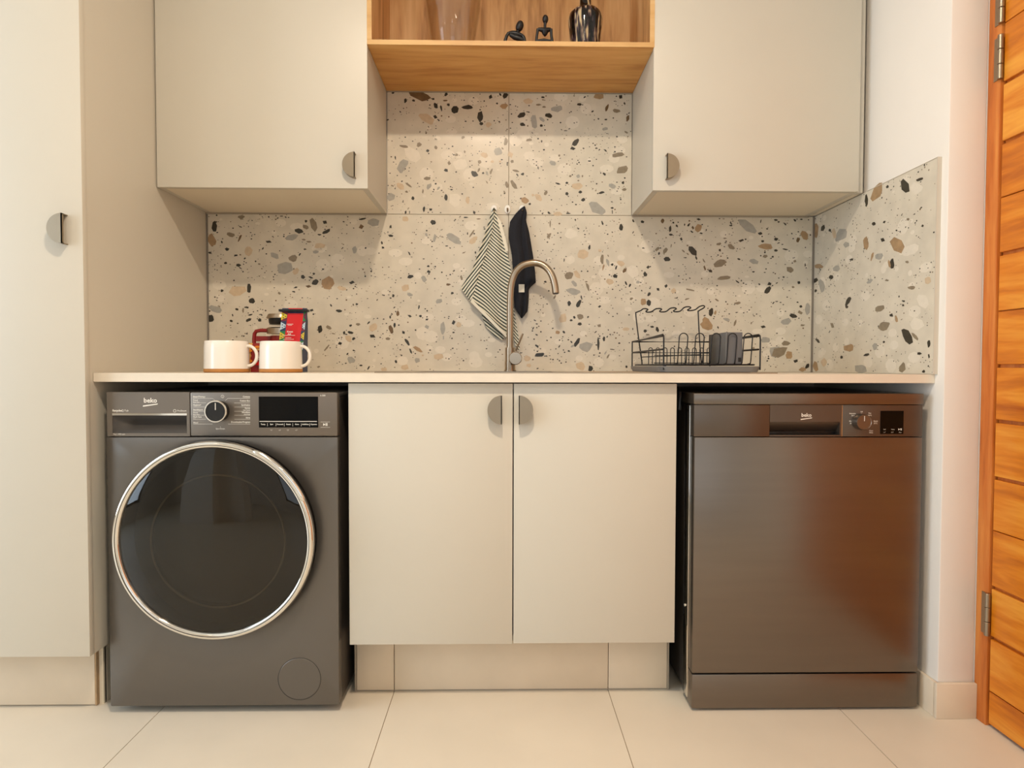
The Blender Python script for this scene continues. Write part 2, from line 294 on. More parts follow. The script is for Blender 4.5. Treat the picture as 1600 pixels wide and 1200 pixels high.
CHIPS_BACK = """K3350,3540,150,75,90 M3770,3390,105,60,0 K4670,3607,127,67,15 K5097,3618,135,52,-30 K4992,3667,60,22,0 K5079,3477,75,52,10 K4782,3457,45,37,0 M4902,3510,225,105,75 M4775,3547,105,67,30 M3605,3667,135,75,20 O3747,3720,127,37,-65 B3312,3757,225,135,75 K4197,3780,90,37,5 K3549,3892,60,52,0 T3890,3922,157,127,90 G4557,3705,195,97,-10 M4745,3745,67,27,0 M4830,3777,90,33,5 T5000,3840,187,97,0 K4767,3895,52,27,0 G4932,3937,105,52,0 G5537,3907,120,75,90 K3282,3948,52,33,0 K3683,3993,60,30,-10 K3827,4039,37,37,0 M3755,3982,37,30,0 K3525,4110,45,33,0 K3725,4143,75,48,10 K3755,4188,52,15,30 M4050,4125,37,37,0 G4295,3997,150,90,30 M4572,4035,157,105,0 G4452,4185,285,187,0 T4625,4237,120,82,-50 K4685,3975,52,22,-60 K4733,4324,67,60,0 K4857,4335,75,27,20 K4905,4278,45,33,0 K4925,4410,105,75,-50 B5127,4425,225,195,90 K5495,4417,90,52,0 T5345,4507,150,75,10 T3702,4552,285,172,-10 K3893,4507,142,60,90 K3935,4702,97,90,0 O4820,4477,90,52,0 K4617,4492,75,27,-15 K4587,4557,60,22,10 M4362,4582,60,37,50 K3470,4542,45,42,0 G3372,4830,225,97,20 K3860,4804,52,42,0 K3702,4833,52,33,30 M3800,4845,82,33,90 K3917,4917,82,22,-10 K3635,4924,42,22,70 K3290,4980,112,90,90 K3885,4999,82,48,-20 K4058,5002,57,48,0 K3612,5017,52,37,30 K4872,4849,60,45,0 K5300,4860,90,37,10 K5172,4770,45,30,60 K5577,4752,45,37,0 K3395,3633,37,22,0 K3642,3565,30,22,0 K3758,3544,52,18,20 K3882,3540,33,18,80 K3980,3664,30,15,0 K3935,3687,21,18,0 K3467,3783,45,22,60 K4055,3907,21,18,0 K4107,3882,45,22,-60 K4370,3919,22,18,0 K4752,3652,30,24,0 K5060,3693,27,21,0 K5370,3465,37,22,0 K5420,3517,37,18,20 K5435,3390,22,18,0 K4340,3408,37,18,-40 K4400,3378,52,15,0 K4460,3390,30,15,0 K5045,4207,45,27,0 K5195,4167,22,18,0 K4295,4287,27,21,0 K4272,4327,27,18,90 K5357,4357,21,18,0 K3657,4383,30,24,0 K3797,4245,33,24,0 K3867,4207,21,18,0 K3848,4107,24,18,0 K3807,4128,22,18,0 K3594,4128,18,15,0 K3557,4275,37,15,90 K5002,5143,108,67,90 M5137,5117,90,60,30 M5595,5068,75,45,0 K5479,5087,45,37,0 K5475,5195,90,37,15 K5377,5200,52,33,90 M5205,5212,75,22,10 T5445,5290,120,82,60 K5524,5293,60,42,-20 K5313,5368,67,48,0 M5107,5435,127,30,-50 G5485,5627,127,112,0 K5530,5477,52,22,20 K5430,5530,45,22,-60 K5404,5677,37,22,0 K5550,5578,21,18,0 K5637,5710,52,22,0 K5760,5747,67,22,-60 M4980,5732,75,30,-20 T5827,5117,150,112,-30 K5760,5042,60,22,-45 K5820,5252,90,52,15 O6112,5147,150,67,75 K6165,5083,75,37,90 O6217,4900,97,48,90 K6097,4955,52,27,90 K6124,4907,37,22,60 K5995,4987,37,22,0 K6304,5195,60,45,30 K6360,5342,120,42,55 K6417,5485,90,30,75 B6525,5455,195,60,30 T6607,5552,45,30,0 G6517,5627,90,90,0 T6855,5575,165,105,0 G6922,5125,210,78,90 G6930,5275,90,24,90 K7087,5038,75,52,80 T7170,5072,90,82,0 K7087,5195,37,27,0 K6402,4940,60,37,30 K6570,4940,45,37,0 K6547,4802,75,22,100 K6667,4993,52,30,0 G6672,5110,75,67,0 G6862,4705,120,82,-30 K6090,4555,33,22,-60 K6145,4622,52,37,90 K6105,4657,37,22,0 K6000,4615,27,21,0 K5895,4685,37,18,-50 G6405,4603,97,60,25 T6337,4495,142,97,-20 G6622,4360,112,75,60 K6412,4322,97,52,-20 K6387,4280,27,21,0 K6690,4160,42,33,0 K6700,4244,60,42,10 K5800,4240,37,30,0 K5707,4315,33,33,0 K6187,4378,22,18,0 K6802,4165,30,24,0 K7095,4228,33,24,0 O7005,4445,75,42,0 K7068,4580,48,37,0 M6060,5293,75,45,0 K6187,5650,52,33,70 K6720,5470,33,21,0 K7072,5443,33,21,0 K6817,5342,21,21,0 T6330,5740,120,90,0 T6000,5770,105,60,0 K5955,5684,24,18,0 K6307,4702,27,18,0 K6162,4805,42,18,-40 K6232,5080,30,27,0 K6102,3682,82,33,10 K6102,3547,52,37,80 K6765,3472,90,67,30 G6792,3720,150,45,100 G7092,3735,247,127,35 T7392,3757,165,90,-45 M7377,3645,135,30,-55 G6662,3667,67,37,60 K6690,3712,21,18,0 K5982,3870,45,37,0 K5967,3795,52,27,80 K6395,3960,75,21,60 K6620,4045,37,18,0 K6977,3844,60,18,0 K7037,3877,24,18,0 K7277,3397,67,18,0 M7478,3420,67,22,0 K7100,3450,27,15,0 K5712,3877,30,30,0 G5832,3472,195,135,0 O5645,3540,82,75,-30 K5667,3420,105,27,-10 M7212,4342,97,37,75 K7572,3577,37,27,0 M7250,3945,67,22,-25 K7430,3945,45,21,90 K7305,3649,45,18,90 K6339,3318,52,30,100 K7410,3318,60,37,80 T6335,3420,105,90,0 K6142,1450,42,33,0 K6333,1575,75,42,100 K6463,1572,53,33,10 O6550,1500,350,133,15 K6767,1547,58,33,0 K6808,1655,92,58,60 K6717,1642,27,23,0 K6892,1688,83,33,75 K6972,1475,67,42,-40 O6958,1572,75,30,0 K7005,1637,50,47,0 K7108,1713,100,100,0 K7300,1675,150,63,0 K7508,1825,158,80,90 K7522,1930,58,47,0 B7875,1658,125,83,0 K7895,1492,108,70,-60 K7667,1513,75,50,90 K7817,1475,58,25,60 K7417,1437,30,23,0 K7567,1580,27,23,0 K7767,1617,37,30,0 K7600,1658,23,20,0 K6805,1828,63,60,0 T6667,1850,250,133,30 T7633,1950,100,83,0 K7275,1895,33,23,0 K7392,1892,27,20,0 K7722,1887,23,23,0 K6058,1872,58,20,-20 K6258,1753,23,17,0 M6308,2288,150,43,8 M6550,2262,83,70,-30 G6292,2592,267,133,-60 M6812,2305,67,50,50 K6683,2355,50,42,0 K6700,2400,25,25,0 M7233,2150,67,42,-30 K7072,2288,30,27,0 M7262,2370,53,33,90 K7092,2420,30,27,0 M7133,2420,50,47,0 M7017,2547,83,58,80 K6972,2662,67,47,20 K6178,2467,67,20,80 K6150,2533,30,17,0 M6675,2787,108,67,0 G6703,2913,108,67,-50 G6850,2942,75,42,-45 M6383,2892,133,30,35 T6258,2908,150,92,35 M6350,2995,50,33,0 G6108,3075,133,125,40 K6450,3100,58,42,70 M6608,2992,75,23,95 K6808,2872,37,30,0 K6780,2962,37,23,60 K7055,2963,47,23,0 K6967,3087,92,43,90 T7308,3125,125,67,90 K6625,3267,83,37,95 K6733,3272,53,40,0 K6400,3317,47,13,90 K7413,2717,117,70,40 M7497,2530,63,63,0 M7480,2658,75,33,-65 K7547,2703,42,37,0 M7675,2680,100,33,-70 T7567,2425,133,83,20 G7783,2367,158,125,80 M7905,2212,142,57,95 M7850,2317,50,37,60 T7817,2525,50,42,0 T7692,2525,58,42,0 K7925,2572,53,23,90 M7917,2883,108,58,80 M7883,3003,58,25,60 G7608,2708,75,42,70 M7608,2847,50,20,60 K7842,2495,37,20,0 L6433,2400,300,200,40 L7183,2567,233,183,0 L7100,3117,200,217,0 K8150,1800,117,70,-25 K8250,1750,58,17,10 T8250,1580,175,92,0 M8413,1638,92,33,0 M8503,1672,63,30,0 G8692,1703,192,100,-10 K8483,1520,60,30,0 M8492,1562,67,17,10 K8575,1805,117,58,15 K8167,1947,80,53,10 G8342,1900,233,100,80 G8467,1867,108,58,40 K8458,1962,47,37,0 K8517,2030,30,23,0 K9050,1633,80,43,5 B9355,1500,150,125,0 K9692,1512,67,57,0 K9133,1520,47,27,-40 K9183,1500,23,20,0 K9758,1617,50,27,70 O9483,1683,125,47,-65 M9625,1733,125,67,10 K9258,1742,50,20,-30 G9458,2013,100,47,-10 K9350,1858,30,27,0 K9467,1867,43,23,0 K9583,1845,27,23,0 K9408,1942,23,23,0 M9783,2067,67,33,30 O9808,1850,100,50,-70 K9825,1770,30,23,0 K8972,1920,27,17,0 K8837,2042,58,13,0 K8775,2028,33,13,30 K8895,2013,33,17,-40 M8267,2188,108,43,-8 K8992,2225,125,70,-50 K8953,2320,80,50,10 K9117,2320,33,30,0 K9317,2317,43,20,0 K9367,2338,27,23,0 K9458,2350,70,23,40 K9608,2372,33,30,0 M9658,2420,192,67,-10 M8003,2525,53,57,0 T7975,2417,92,117,0 M9725,2650,200,117,-20 K9445,2720,60,37,35 K9387,2703,27,20,0 K9763,2783,33,30,0 K9733,2858,43,40,0 M9100,2753,43,27,90 M8912,2753,43,33,0 G9033,2753,75,58,0 T9013,2908,200,100,0 K8717,2872,83,23,15 K8858,2858,43,30,0 M9037,2822,37,27,0 K8858,3025,57,50,0 K8880,3067,23,20,0 K9067,3003,50,40,0 K9158,2903,27,17,0 K9400,3008,92,33,-12 K9337,3025,23,23,0 G9567,2908,117,83,20 K9672,2920,23,20,0 K9658,2950,23,20,0 K9642,2987,23,20,0 M9753,2963,75,47,0 K9113,3120,63,47,-20 K9000,3197,33,23,0 G9333,3250,317,167,30 K9563,3250,43,27,0 K9567,3308,67,13,90 M8025,2883,183,75,60 K8167,2722,53,40,0 M8058,2670,100,37,15 K8083,2733,58,25,60 G8633,2550,108,83,30 K8383,2583,27,23,0 K8408,2625,47,17,80 K9208,2517,47,20,0 K9267,2588,27,23,0 K9017,2562,30,23,0 K9030,2505,23,20,0 T8417,3083,150,100,50 T8325,3050,50,42,0 B8200,3133,133,108,20 M8525,3017,92,50,-65 K8617,3122,23,23,0 K8278,3188,43,33,0 K8758,2953,27,17,0 T8717,3342,150,67,0 K8875,3333,67,20,0 K8575,3325,50,27,40 K8475,3338,30,20,0 K9105,3317,53,13,-75 K8200,3038,23,23,0 M8738,2430,37,37,0 K8500,2342,37,30,0 K8817,2420,23,20,0 K8150,2308,23,20,0 K8242,2503,33,13,0 K9704,3552,93,57,90 K9412,3483,67,27,70 K8990,3438,42,21,70 M8597,3495,120,22,90 M8578,3685,97,51,-50 K8360,3687,39,21,90 K8552,3784,33,27,0 K9208,3865,82,36,90 T9107,3975,172,157,20 T9374,3915,57,48,0 M9407,4050,157,60,92 B9427,4177,105,27,-75 G9497,4102,120,45,75 M9502,3997,42,21,60 K9565,4135,42,33,0 K9625,4185,67,24,-70 K9613,4312,67,63,0 T9700,4117,120,82,20 O9760,4222,97,60,-50 K10127,4174,54,48,20 K10082,4285,82,57,80 M8890,4305,142,112,-30 G8972,4432,112,60,50 T9017,4290,165,82,55 G8950,4552,225,105,10 T9527,4402,120,90,30 M9182,4477,150,42,70 M9160,4402,45,24,0 K9782,4425,75,27,65 K9842,4459,54,27,-60 G9967,4410,67,48,0 K10012,4413,27,21,0 K9932,4504,24,18,0 K10025,4542,33,18,60 K9085,4650,75,21,75 K8894,4740,78,51,85 K9040,4752,120,60,-60 K9100,4722,27,15,0 K9365,4789,51,36,-10 K9335,4597,30,15,0 K9370,4657,30,15,0 K10142,4597,75,45,-60 B10052,4717,105,87,90 K10135,4735,93,63,90 M9862,4668,67,45,-20 M8665,4642,90,30,-60 K8522,4402,45,33,0 K8548,4750,36,18,0 M9070,4950,112,97,0 T8792,4980,165,127,-60 K8972,4957,45,33,70 K8924,5005,45,30,0 K9058,5062,75,42,-20 M9362,5085,67,60,0 K9187,4954,42,24,-40 K8357,5007,42,18,30 K10282,4522,67,42,50 K10405,4470,54,42,-60 M10397,3915,112,60,-60 M10270,3892,90,52,-30 O10352,3450,75,51,90 K10417,4047,105,67,0 K10297,3960,42,30,90 K10318,3877,33,27,0 K10052,3877,45,21,0 K10037,3465,51,45,0 K9895,3450,54,24,60 K9890,3633,45,18,-60 K10520,3480,36,30,0 K10574,3528,54,30,50 K10472,3577,90,36,95 K10484,3667,60,30,0 K9644,4902,39,18,60 K9575,4945,33,18,0 K9827,4920,33,21,0 K9122,3607,30,12,-50 K9160,3567,27,12,-50 K8815,4065,60,12,95 K8845,4008,27,15,0 K8537,4065,60,9,-65 L8905,4065,150,150,0 L9887,4237,195,195,0 L8920,3652,210,150,0 B10910,3562,135,105,-70 O10825,3558,67,45,80 K10918,3427,67,33,0 K10757,3517,54,27,-60 K10697,3510,45,18,90 K10810,3622,54,21,40 K10955,3645,45,24,0 K11035,3592,36,18,100 K11422,3525,48,24,0 K11417,3480,45,18,90 G11672,3525,345,150,35 K12122,3438,69,27,10 K12167,3465,39,24,0 K12268,3502,45,24,45 K12418,3442,45,27,40 K12520,3427,42,21,0 K12632,3435,27,27,0 K11887,3457,54,15,100 K11987,3577,39,27,0 K11875,3648,63,48,-10 B12572,3675,165,105,60 O12467,3750,90,57,-70 K12370,3648,24,21,0 K12127,3735,60,42,-10 K12104,3697,21,18,0 K11917,3768,51,39,0 B11965,3855,240,97,5 K12224,3820,33,18,0 K11582,3757,90,36,-15 K11650,3739,33,24,0 K11687,3768,18,15,0 M11327,3724,67,24,0 M11230,3813,90,51,-10 K11335,3792,39,18,0 M11425,3855,120,75,35 K11248,3912,42,39,0 K11218,3987,30,24,0 K11320,3855,27,12,0 K10645,3735,60,36,80 K10825,3922,157,90,40 K10877,4027,82,30,75 M10675,3922,75,27,40 M10745,3967,57,21,50 K10708,4027,45,15,0 M10742,3837,42,33,0 M11245,4117,232,105,-25 K11098,4237,75,42,35 O11012,4189,90,42,80 M10997,4072,75,24,60 M11320,4342,210,67,-8 K11522,4402,75,21,35 K11617,4425,30,21,0 K11657,4443,30,12,0 K11545,4350,33,12,50 K11582,4377,18,15,0 K11542,4050,57,30,20 K11597,4068,21,15,0 M11957,4008,78,60,0 K12074,4012,39,36,0 K11887,3997,27,24,0 K11950,3945,33,27,0 K12122,3915,54,30,0 K12272,3897,90,21,10 K12332,3922,27,15,0 K11720,4177,24,21,0 K11770,4248,42,18,0 K11968,4203,27,21,0 K11950,4257,33,18,0 K12085,4260,30,15,0 M12347,4212,120,90,30 M12419,4080,51,45,0 K12580,4140,54,18,90 K12595,4185,27,21,0 K12242,4330,36,30,0 K12167,4345,21,21,0 G11777,4087,135,90,10 K12022,4437,75,51,10 K11992,4537,135,67,-50 K12482,4414,45,42,0 K11863,4443,30,27,0 K12137,4422,45,15,-30 M12392,4485,51,39,0 M10787,4530,142,30,12 M10735,4672,82,33,-20 M11200,4687,75,30,35 K11098,4714,30,21,0 M11522,4735,112,45,-8 K11110,4875,127,63,92 B11177,4882,90,36,-75 K11150,4977,27,24,0 B11030,5040,135,165,0 K11005,4932,57,15,-20 K11395,4905,27,18,0 K11507,4882,42,18,0 K11620,4887,27,21,0 K11575,4807,21,15,0 K12085,4732,45,18,-50 K12137,4710,54,15,0 K12197,4725,33,15,0 K12512,4788,45,39,0 K12460,4722,33,21,0 G12617,4830,195,90,90 M12505,4882,90,67,30 K12400,4938,120,57,10 K12482,4972,30,18,0 G12287,5025,180,90,-10 M11485,5047,112,33,-70 G11357,4995,120,52,15 K10540,3795,21,21,0 K10570,4657,33,18,0 M10487,3840,67,24,-80 T10525,4545,90,90,0 K8638,5131,38,22,0 K8812,5190,50,28,45 B8710,5190,75,62,0 K8385,5231,45,18,30 K8388,5406,69,40,50 K8444,5448,28,15,0 K8431,5544,138,60,-5 T8238,5600,112,88,0 T8262,5712,75,75,0 K8548,5319,30,25,0 K8331,5128,56,18,-60 K8388,5060,45,20,0 K9012,5350,150,56,-60 K8929,5344,50,22,60 G8944,5406,62,38,-30 G9156,5412,212,162,0 K9348,5369,188,32,88 K9438,5294,69,42,90 K9488,5262,40,20,-60 K9535,5225,32,22,0 K9506,5156,28,25,0 T9781,5140,138,50,0 K9888,5140,18,38,0 K8885,5485,38,32,0 K8821,5506,30,22,0 K8804,5469,22,20,0 K8719,5525,25,22,0 K8685,5450,25,25,0 K8738,5412,50,18,-65 K9675,5362,38,28,0 K9562,5460,56,15,5 K9371,5519,35,18,0 M9500,5566,81,30,-60 G9462,5512,75,25,-60 K9225,5762,75,88,0 T9075,5719,162,125,20 M9219,5669,50,12,60 K8741,5638,28,22,0 K8985,5650,22,12,0 K9788,5731,42,32,0 K9750,5469,32,12,-80 K8400,5756,38,20,-20 M8325,5619,38,25,0 K8941,5238,28,22,0 K8794,5262,22,18,0 K8788,5325,22,18,0 K9306,5188,50,15,-40 K9419,5216,22,18,0 K10081,5169,56,50,0 M10119,5231,75,28,5 K10188,5106,62,30,0 B11044,5084,203,172,30 K11927,5108,86,38,0 K11216,5116,47,22,60 K10270,5147,78,47,70 K10364,5162,31,31,0 G12122,5498,203,172,10 G11966,5311,156,94,0 M11770,5444,47,44,0 K12005,5600,39,31,0 K11989,5639,31,25,0 K10200,5483,34,28,0 M12171,5497,285,154,-20 K12432,5640,71,52,0 B12325,5545,119,119,0 K12610,5723,95,48,-60 B12539,5770,119,71,0 M12278,5367,143,83,0 M12539,5081,83,33,0"""
CHIPS_SIDE = """K14141,2908,195,114,70 B13702,2999,309,146,-60 K13540,3129,179,45,90 B12744,3600,244,114,90 G13150,3665,244,162,-50 T13036,3649,162,65,80 B14027,3827,276,195,60 B13530,3801,211,91,90 G13735,4006,130,110,0 B13628,4006,146,39,-75 K13940,4126,169,65,90 B13897,4126,130,39,80 K12971,3600,52,45,0 K12857,3561,97,52,-70 K13654,3493,58,52,0 K13793,3746,65,58,0 K13816,3470,39,39,0 K14011,3600,39,32,0 K14417,3528,45,39,0 K13306,4055,65,32,0 K12987,4331,71,58,0 K12744,4380,97,58,-40 G12841,4461,244,91,80 G13069,4201,130,91,-40 B12799,4159,130,81,0 K12744,4542,45,45,0 K13254,4705,146,58,-60 K13231,4796,45,45,0 G13589,4396,104,58,-30 M13855,4380,71,39,0 M14239,4494,136,58,0 T14499,4380,114,114,0 M13751,4819,162,91,-20 M13816,5095,195,136,-35 K14180,5257,244,114,60 K13930,4926,71,52,0 B14005,4981,117,52,80 M14297,5257,146,52,50 B13270,5436,179,114,0 G13670,5420,91,110,0 M13004,5085,78,91,0 K13540,5543,97,39,-15 K14362,5524,78,39,0 M14102,5745,179,110,-75 G13442,5761,227,146,20 B12744,5729,162,81,80 T12874,5664,110,130,0 K13810,5345,39,39,0 K13150,5582,45,45,0 K14515,5371,117,45,90 K14434,5803,52,39,0 K12776,5322,91,39,50 M14174,4094,58,39,0 K14369,2804,110,39,-20 K13865,2917,45,45,0 G13231,3827,97,97,0 K14125,4705,39,39,0 K14115,4770,45,39,0 K14515,5566,78,32,90 M14190,3428,45,39,0 L14320,2950,195,195,0 L14417,4705,260,195,60 L13572,5647,162,195,0 L14320,5062,227,195,0"""
# ================================================================== ROOM
HC = .8995                                            # top of the counter
o = struct('wall_back', (1, 0, 0))
MB().box(-2.2, 2.4, .0105, .11, 0, 2.62).build('wall_back_plaster', 'paint', o, smooth=0)
def chips(src, inside, plane, name, parent, base_off):
    mb = MB(); i = 0; idx = {'K': 0, 'M': 1, 'G': 2, 'T': 3, 'B': 4, 'O': 5, 'L': 6}
    rnd = random.Random(3)
    for t in src.split():
        n = [float(v) for v in t[1:].split(',')]; cx, cy, a, b = n[0]/10, n[1]/10, max(n[2]/20, .8), max(n[3]/20, .7); ang = math.radians(n[4])
        c = plane(cx, cy, 0)
        i += 1
        if not inside(c): continue
        if t[0] == 'K' and a > 2: a *= 1.10; b *= 1.15
        k = rnd.choice((4, 5, 6)) if a < 5 else rnd.choice((6, 7, 8)); ph = rnd.random()*6
        pts = []
        for j in range(k):
            q = ph+2*PI*j/k+rnd.uniform(-.3, .3); r = rnd.uniform(.86, 1.16)
            u, v = a*r*math.cos(q), b*r*math.sin(q)
            pts.append(plane(cx+u*math.cos(ang)-v*math.sin(ang), cy+u*math.sin(ang)+v*math.cos(ang), (base_off)*(1.4+(i % 97)*.012+(0 if t[0] == 'L' else 1.4))))
        mb.add(pts, [tuple(range(k))], idx[t[0]])
    return mb
MATS7 = ['K', 'M', 'G', 'T', 'B', 'O', 'L']
def specks(mb, x0, x1, z0, z1, put, n, seed, others=60, nrm=(0, -1, 0)):
    rnd = random.Random(seed); k = 0; cnt = [0]; put0 = put
    def put(a, b, patch=False):
        return tuple(c+d*(.00004 if patch else .00009)*(1 if patch else 1)+d*1.2e-8*cnt[0] for c, d in zip(put0(a, b), nrm))
    while k < n:
        x, z = rnd.uniform(x0, x1), rnd.uniform(z0, z1)
        d = noise.noise(Vector((x*14, z*14, seed)))
        if rnd.random() > .25+1.8*max(d, 0): k += .25; continue
        r = rnd.choice((.0010, .0013, .0017, .0021, .0026, .0034)); ph = rnd.random()*6; s = rnd.uniform(.4, 1)
        q = rnd.choice((4, 5)); mb.add([put(x+r*math.cos(ph+6.283*j/q), z+r*s*math.sin(ph+6.283*j/q)) for j in range(q)], [tuple(range(q))], rnd.choice((0, 0, 0, 0, 1, 5)))
        k += 1; cnt[0] += 1
    cnt[0] = 0
    for k in range(others):
        cnt[0] += 6
        x, z = rnd.uniform(x0+.01, x1-.01), rnd.uniform(z0+.01, z1-.01); r = rnd.choice((.006, .009, .014, .02, .026)); ph = rnd.random()*6; s = rnd.uniform(.5, 1)
        q = 8; mb.add([put(min(max(x+r*math.cos(ph+6.283*j/q), x0), x1), min(max(z+r*s*math.sin(ph+6.283*j/q), z0), z1), True) for j in range(q)], [tuple(range(q))], 6)
JX, JZ = 1.0805, 1.4645
TILES = [(.0015, JX-.0008, HC+.0005, JZ-.0008), (JX+.0008, 2.1905, HC+.0005, JZ-.0008), (.645, JX-.0008, JZ+.0008, 1.9035), (JX+.0008, 1.5235, JZ+.0008, 1.9035)]
for (x0, x1, z0, z1) in TILES:
    t = MB().box(x0, x1, 0, .0105, z0, z1).build('splashback_tile', 'terrazzo', o, bevel=.0006, smooth=0, segs=1)
    ch = chips(CHIPS_BACK, lambda c: x0 < c.x < x1 and z0 < c.z < z1, lambda a, b, off: at(a, b, Y=0)+Vector((0, -off, 0)), '', t, .0001)
    specks(ch, x0+.003, x1-.003, z0+.003, z1-.003, lambda x, z: (x, 0, z), int((x1-x0)*(z1-z0)*2700), 5+int(x0*9), int((x1-x0)*(z1-z0)*120))
    ch.build('terrazzo_chips', MATS7, t, smooth=0, kind='stuff', recalc=False)
MB().box(0, 2.2, .004, .0105, HC, JZ).box(.645, 1.524, .004, .0105, JZ, 1.9035).build('grout_bed', 'grout', o, smooth=0)
MB().box(2.1845, 2.1915, -.003, .004, HC, JZ).build('corner_trim', 'trim', o, smooth=0)
MB().box(.0005, .0055, -.0035, .004, HC, JZ).build('corner_trim', 'trim', o, smooth=0)

wr = struct('wall_right', (2.25, -.3, 0))
MB().box(2.202, 2.2984, -.655, .0105, 0, 2.62).build('wall_right_plaster', 'paint', wr, bevel=.004)
MB().box(2.2985, 2.42, -.6545, .11, 0, 2.62).build('wall_right_core', 'paint', wr, smooth=0)
t = MB().box(2.1912, 2.202, -.629, -.0002, HC+.0005, JZ).build('splashback_tile', 'terrazzo', wr, bevel=.0006, smooth=0, segs=1)
ch = chips(CHIPS_SIDE, lambda c: -.628 < c.y < 0, lambda a, b, off: at(a, b, X=2.1912)+Vector((-off, 0, 0)), '', t, .0001)
specks(ch, -.626, -.003, HC+.004, JZ-.003, lambda y, z: (2.1912, y, z), 900, 11, 50, (-1, 0, 0))
ch.build('terrazzo_chips', MATS7, t, smooth=0, kind='stuff', recalc=False)
MB().box(2.1902, 2.202, -.6315, -.629, HC+.0005, JZ+.0015).box(2.1902, 2.202, -.629, -.32, JZ, JZ+.0015).build('edge_trim', 'tile_edge', wr, smooth=0)

# the plain walls around and behind the camera
wf = struct('wall_right_front', (2.3, -2.8, 0))
MB().box(2.303, 2.42, -5.0, -1.62, 0, 2.62).box(2.303, 2.42, -1.62, -.655, 2.12, 2.62).build('wall_right_front_plaster', 'paint', wf, smooth=0)
wl = struct('wall_left', (-2.2, -2.5, 0))
MB().box(-2.3, -2.2, -5.1, -3.1, 0, 2.62).box(-2.3, -2.2, -.9, .11, 0, 2.62).box(-2.3, -2.2, -3.1, -.9, 0, .3).box(-2.3, -2.2, -3.1, -.9, 2.35, 2.62).build('wall_left_plaster', 'paint', wl, smooth=0)
wb = struct('wall_rear', (0, -5, 0))
MB().box(-2.3, -.7, -5.1, -5.0, 0, 2.62).box(1.9, 2.42, -5.1, -5.0, 0, 2.62).box(-.7, .2, -5.1, -5.0, 0, 2.62).box(.2, 1.9, -5.1, -5.0, 0, .3).box(.2, 1.9, -5.1, -5.0, 2.35, 2.62).build('wall_rear_plaster', 'paint', wb, smooth=0)
w1 = struct('window_1', (-2.25, -2.0, .3)); w2 = struct('window_2', (.6, -5.05, .3))
f = MB().box(-2.27, -2.23, -3.1, -3.05, .3, 2.35).box(-2.27, -2.23, -.95, -.9, .3, 2.35).box(-2.27, -2.23, -3.05, -.95, .3, .35).box(-2.27, -2.23, -3.05, -.95, 2.3, 2.35).box(-2.27, -2.23, -2.025, -1.975, .35, 2.3)
f.build('window_frame', 'inox_dark', w1)
f = MB().box(.2, .25, -5.07, -5.03, .3, 2.35).box(1.85, 1.9, -5.07, -5.03, .3, 2.35).box(.25, 1.85, -5.07, -5.03, .3, .35).box(.25, 1.85, -5.07, -5.03, 2.3, 2.35).box(1.025, 1.075, -5.07, -5.03, .35, 2.3)
f.build('window_frame', 'inox_dark', w2)
ce = struct('ceiling', (0, -2.5, 2.6)); MB().box(-2.3, 2.42, -5.1, .11, 2.6, 2.7).build('ceiling_plaster', 'ceil', ce, smooth=0)
pier = struct('wall_pier', (-.9, -3.0, 0)); MB().box(-1.1, -.72, -3.2, -2.93, 0, 2.6).box(-.72, -.42, -3.4, -3.1, 0, 2.6).build('wall_pier_plaster', 'paint', pier, smooth=0)

# floor of square tiles with open joints
fl = struct('floor', (1, -2, 0))
MB().box(-2.3, 2.42, -5.1, .11, -.02, -.0016).build('grout_bed', 'grout', fl, smooth=0)
tm = {}
for i in range(-5, 4):
    for j in range(-8, 1):
        x0, x1 = .7546+i*.6055, .7546+(i+1)*.6055; y0, y1 = -.29+(j-1)*.6055, -.29+j*.6055
        x0c, x1c, y0c, y1c = max(x0+.001, -2.2), min(x1-.001, 2.40), max(y0+.001, -5.0), min(y1-.001, .01)
        if x1c-x0c < .02 or y1c-y0c < .02: continue
        MB().box(x0c, x1c, y0c, y1c, -.0015, 0).build('floor_tile', 'floor', fl, smooth=0)
j = 1
for i in range(-5, 4):
    x0, x1 = max(.7546+i*.6055+.001, -2.2), min(.7546+(i+1)*.6055-.001, 2.202)
    MB().box(x0, x1, -.289, .0, -.0015, 0).build('floor_tile', 'floor', fl, smooth=0)

bb = struct('baseboard_right', (2.2, -.4, 0))
MB().box(2.1915, 2.2985, -.667, -.6555, 0, .093).build('skirting_tile', 'plinth', bb, bevel=.0015)
MB().box(2.1915, 2.2015, -.6545, -.03, 0, .093).build('skirting_tile', 'plinth', bb, bevel=.0015)

# ------------------------------------------------------------------ the wooden door in the right-hand wall
dr = struct('door_1', (2.31, -1.1, 0))
fm = MB(); fm.box(2.2985, 2.335, -.696, -.6555, 0, 2.10); fm.build('door_frame', 'doorframe', dr, bevel=.002)
MB().box(2.299, 2.335, -1.62, -.697, 2.06, 2.12).box(2.299, 2.335, -1.62, -1.575, 0, 2.06).build('door_frame', 'doorframe', dr, bevel=.002)
MB().box(2.312, 2.345, -1.572, -.7, .006, 2.055).build('door_leaf_core', 'doorframe', dr, smooth=0)
zs = [.008, .0928, .2313, .3601, .5053, .6391, .7827, .9215, 1.0587, 1.2009, 1.3414, 1.4771, 1.6243, 1.7716, 1.915, 2.055]
wide = {3, 5, 7, 6, 9, 11, 12, 2}
for k in range(len(zs)-1):
    g0 = .0045 if k in wide else .0012; g1 = .0045 if (k+1) in wide else .0012
    mb = MB(); y0, y1 = -1.572, -.701
    mb.box(2.302, 2.313, y0, y1, zs[k]+g0, zs[k+1]-g1)
    mb.build('door_plank', 'door', dr, bevel=.0012, segs=1)
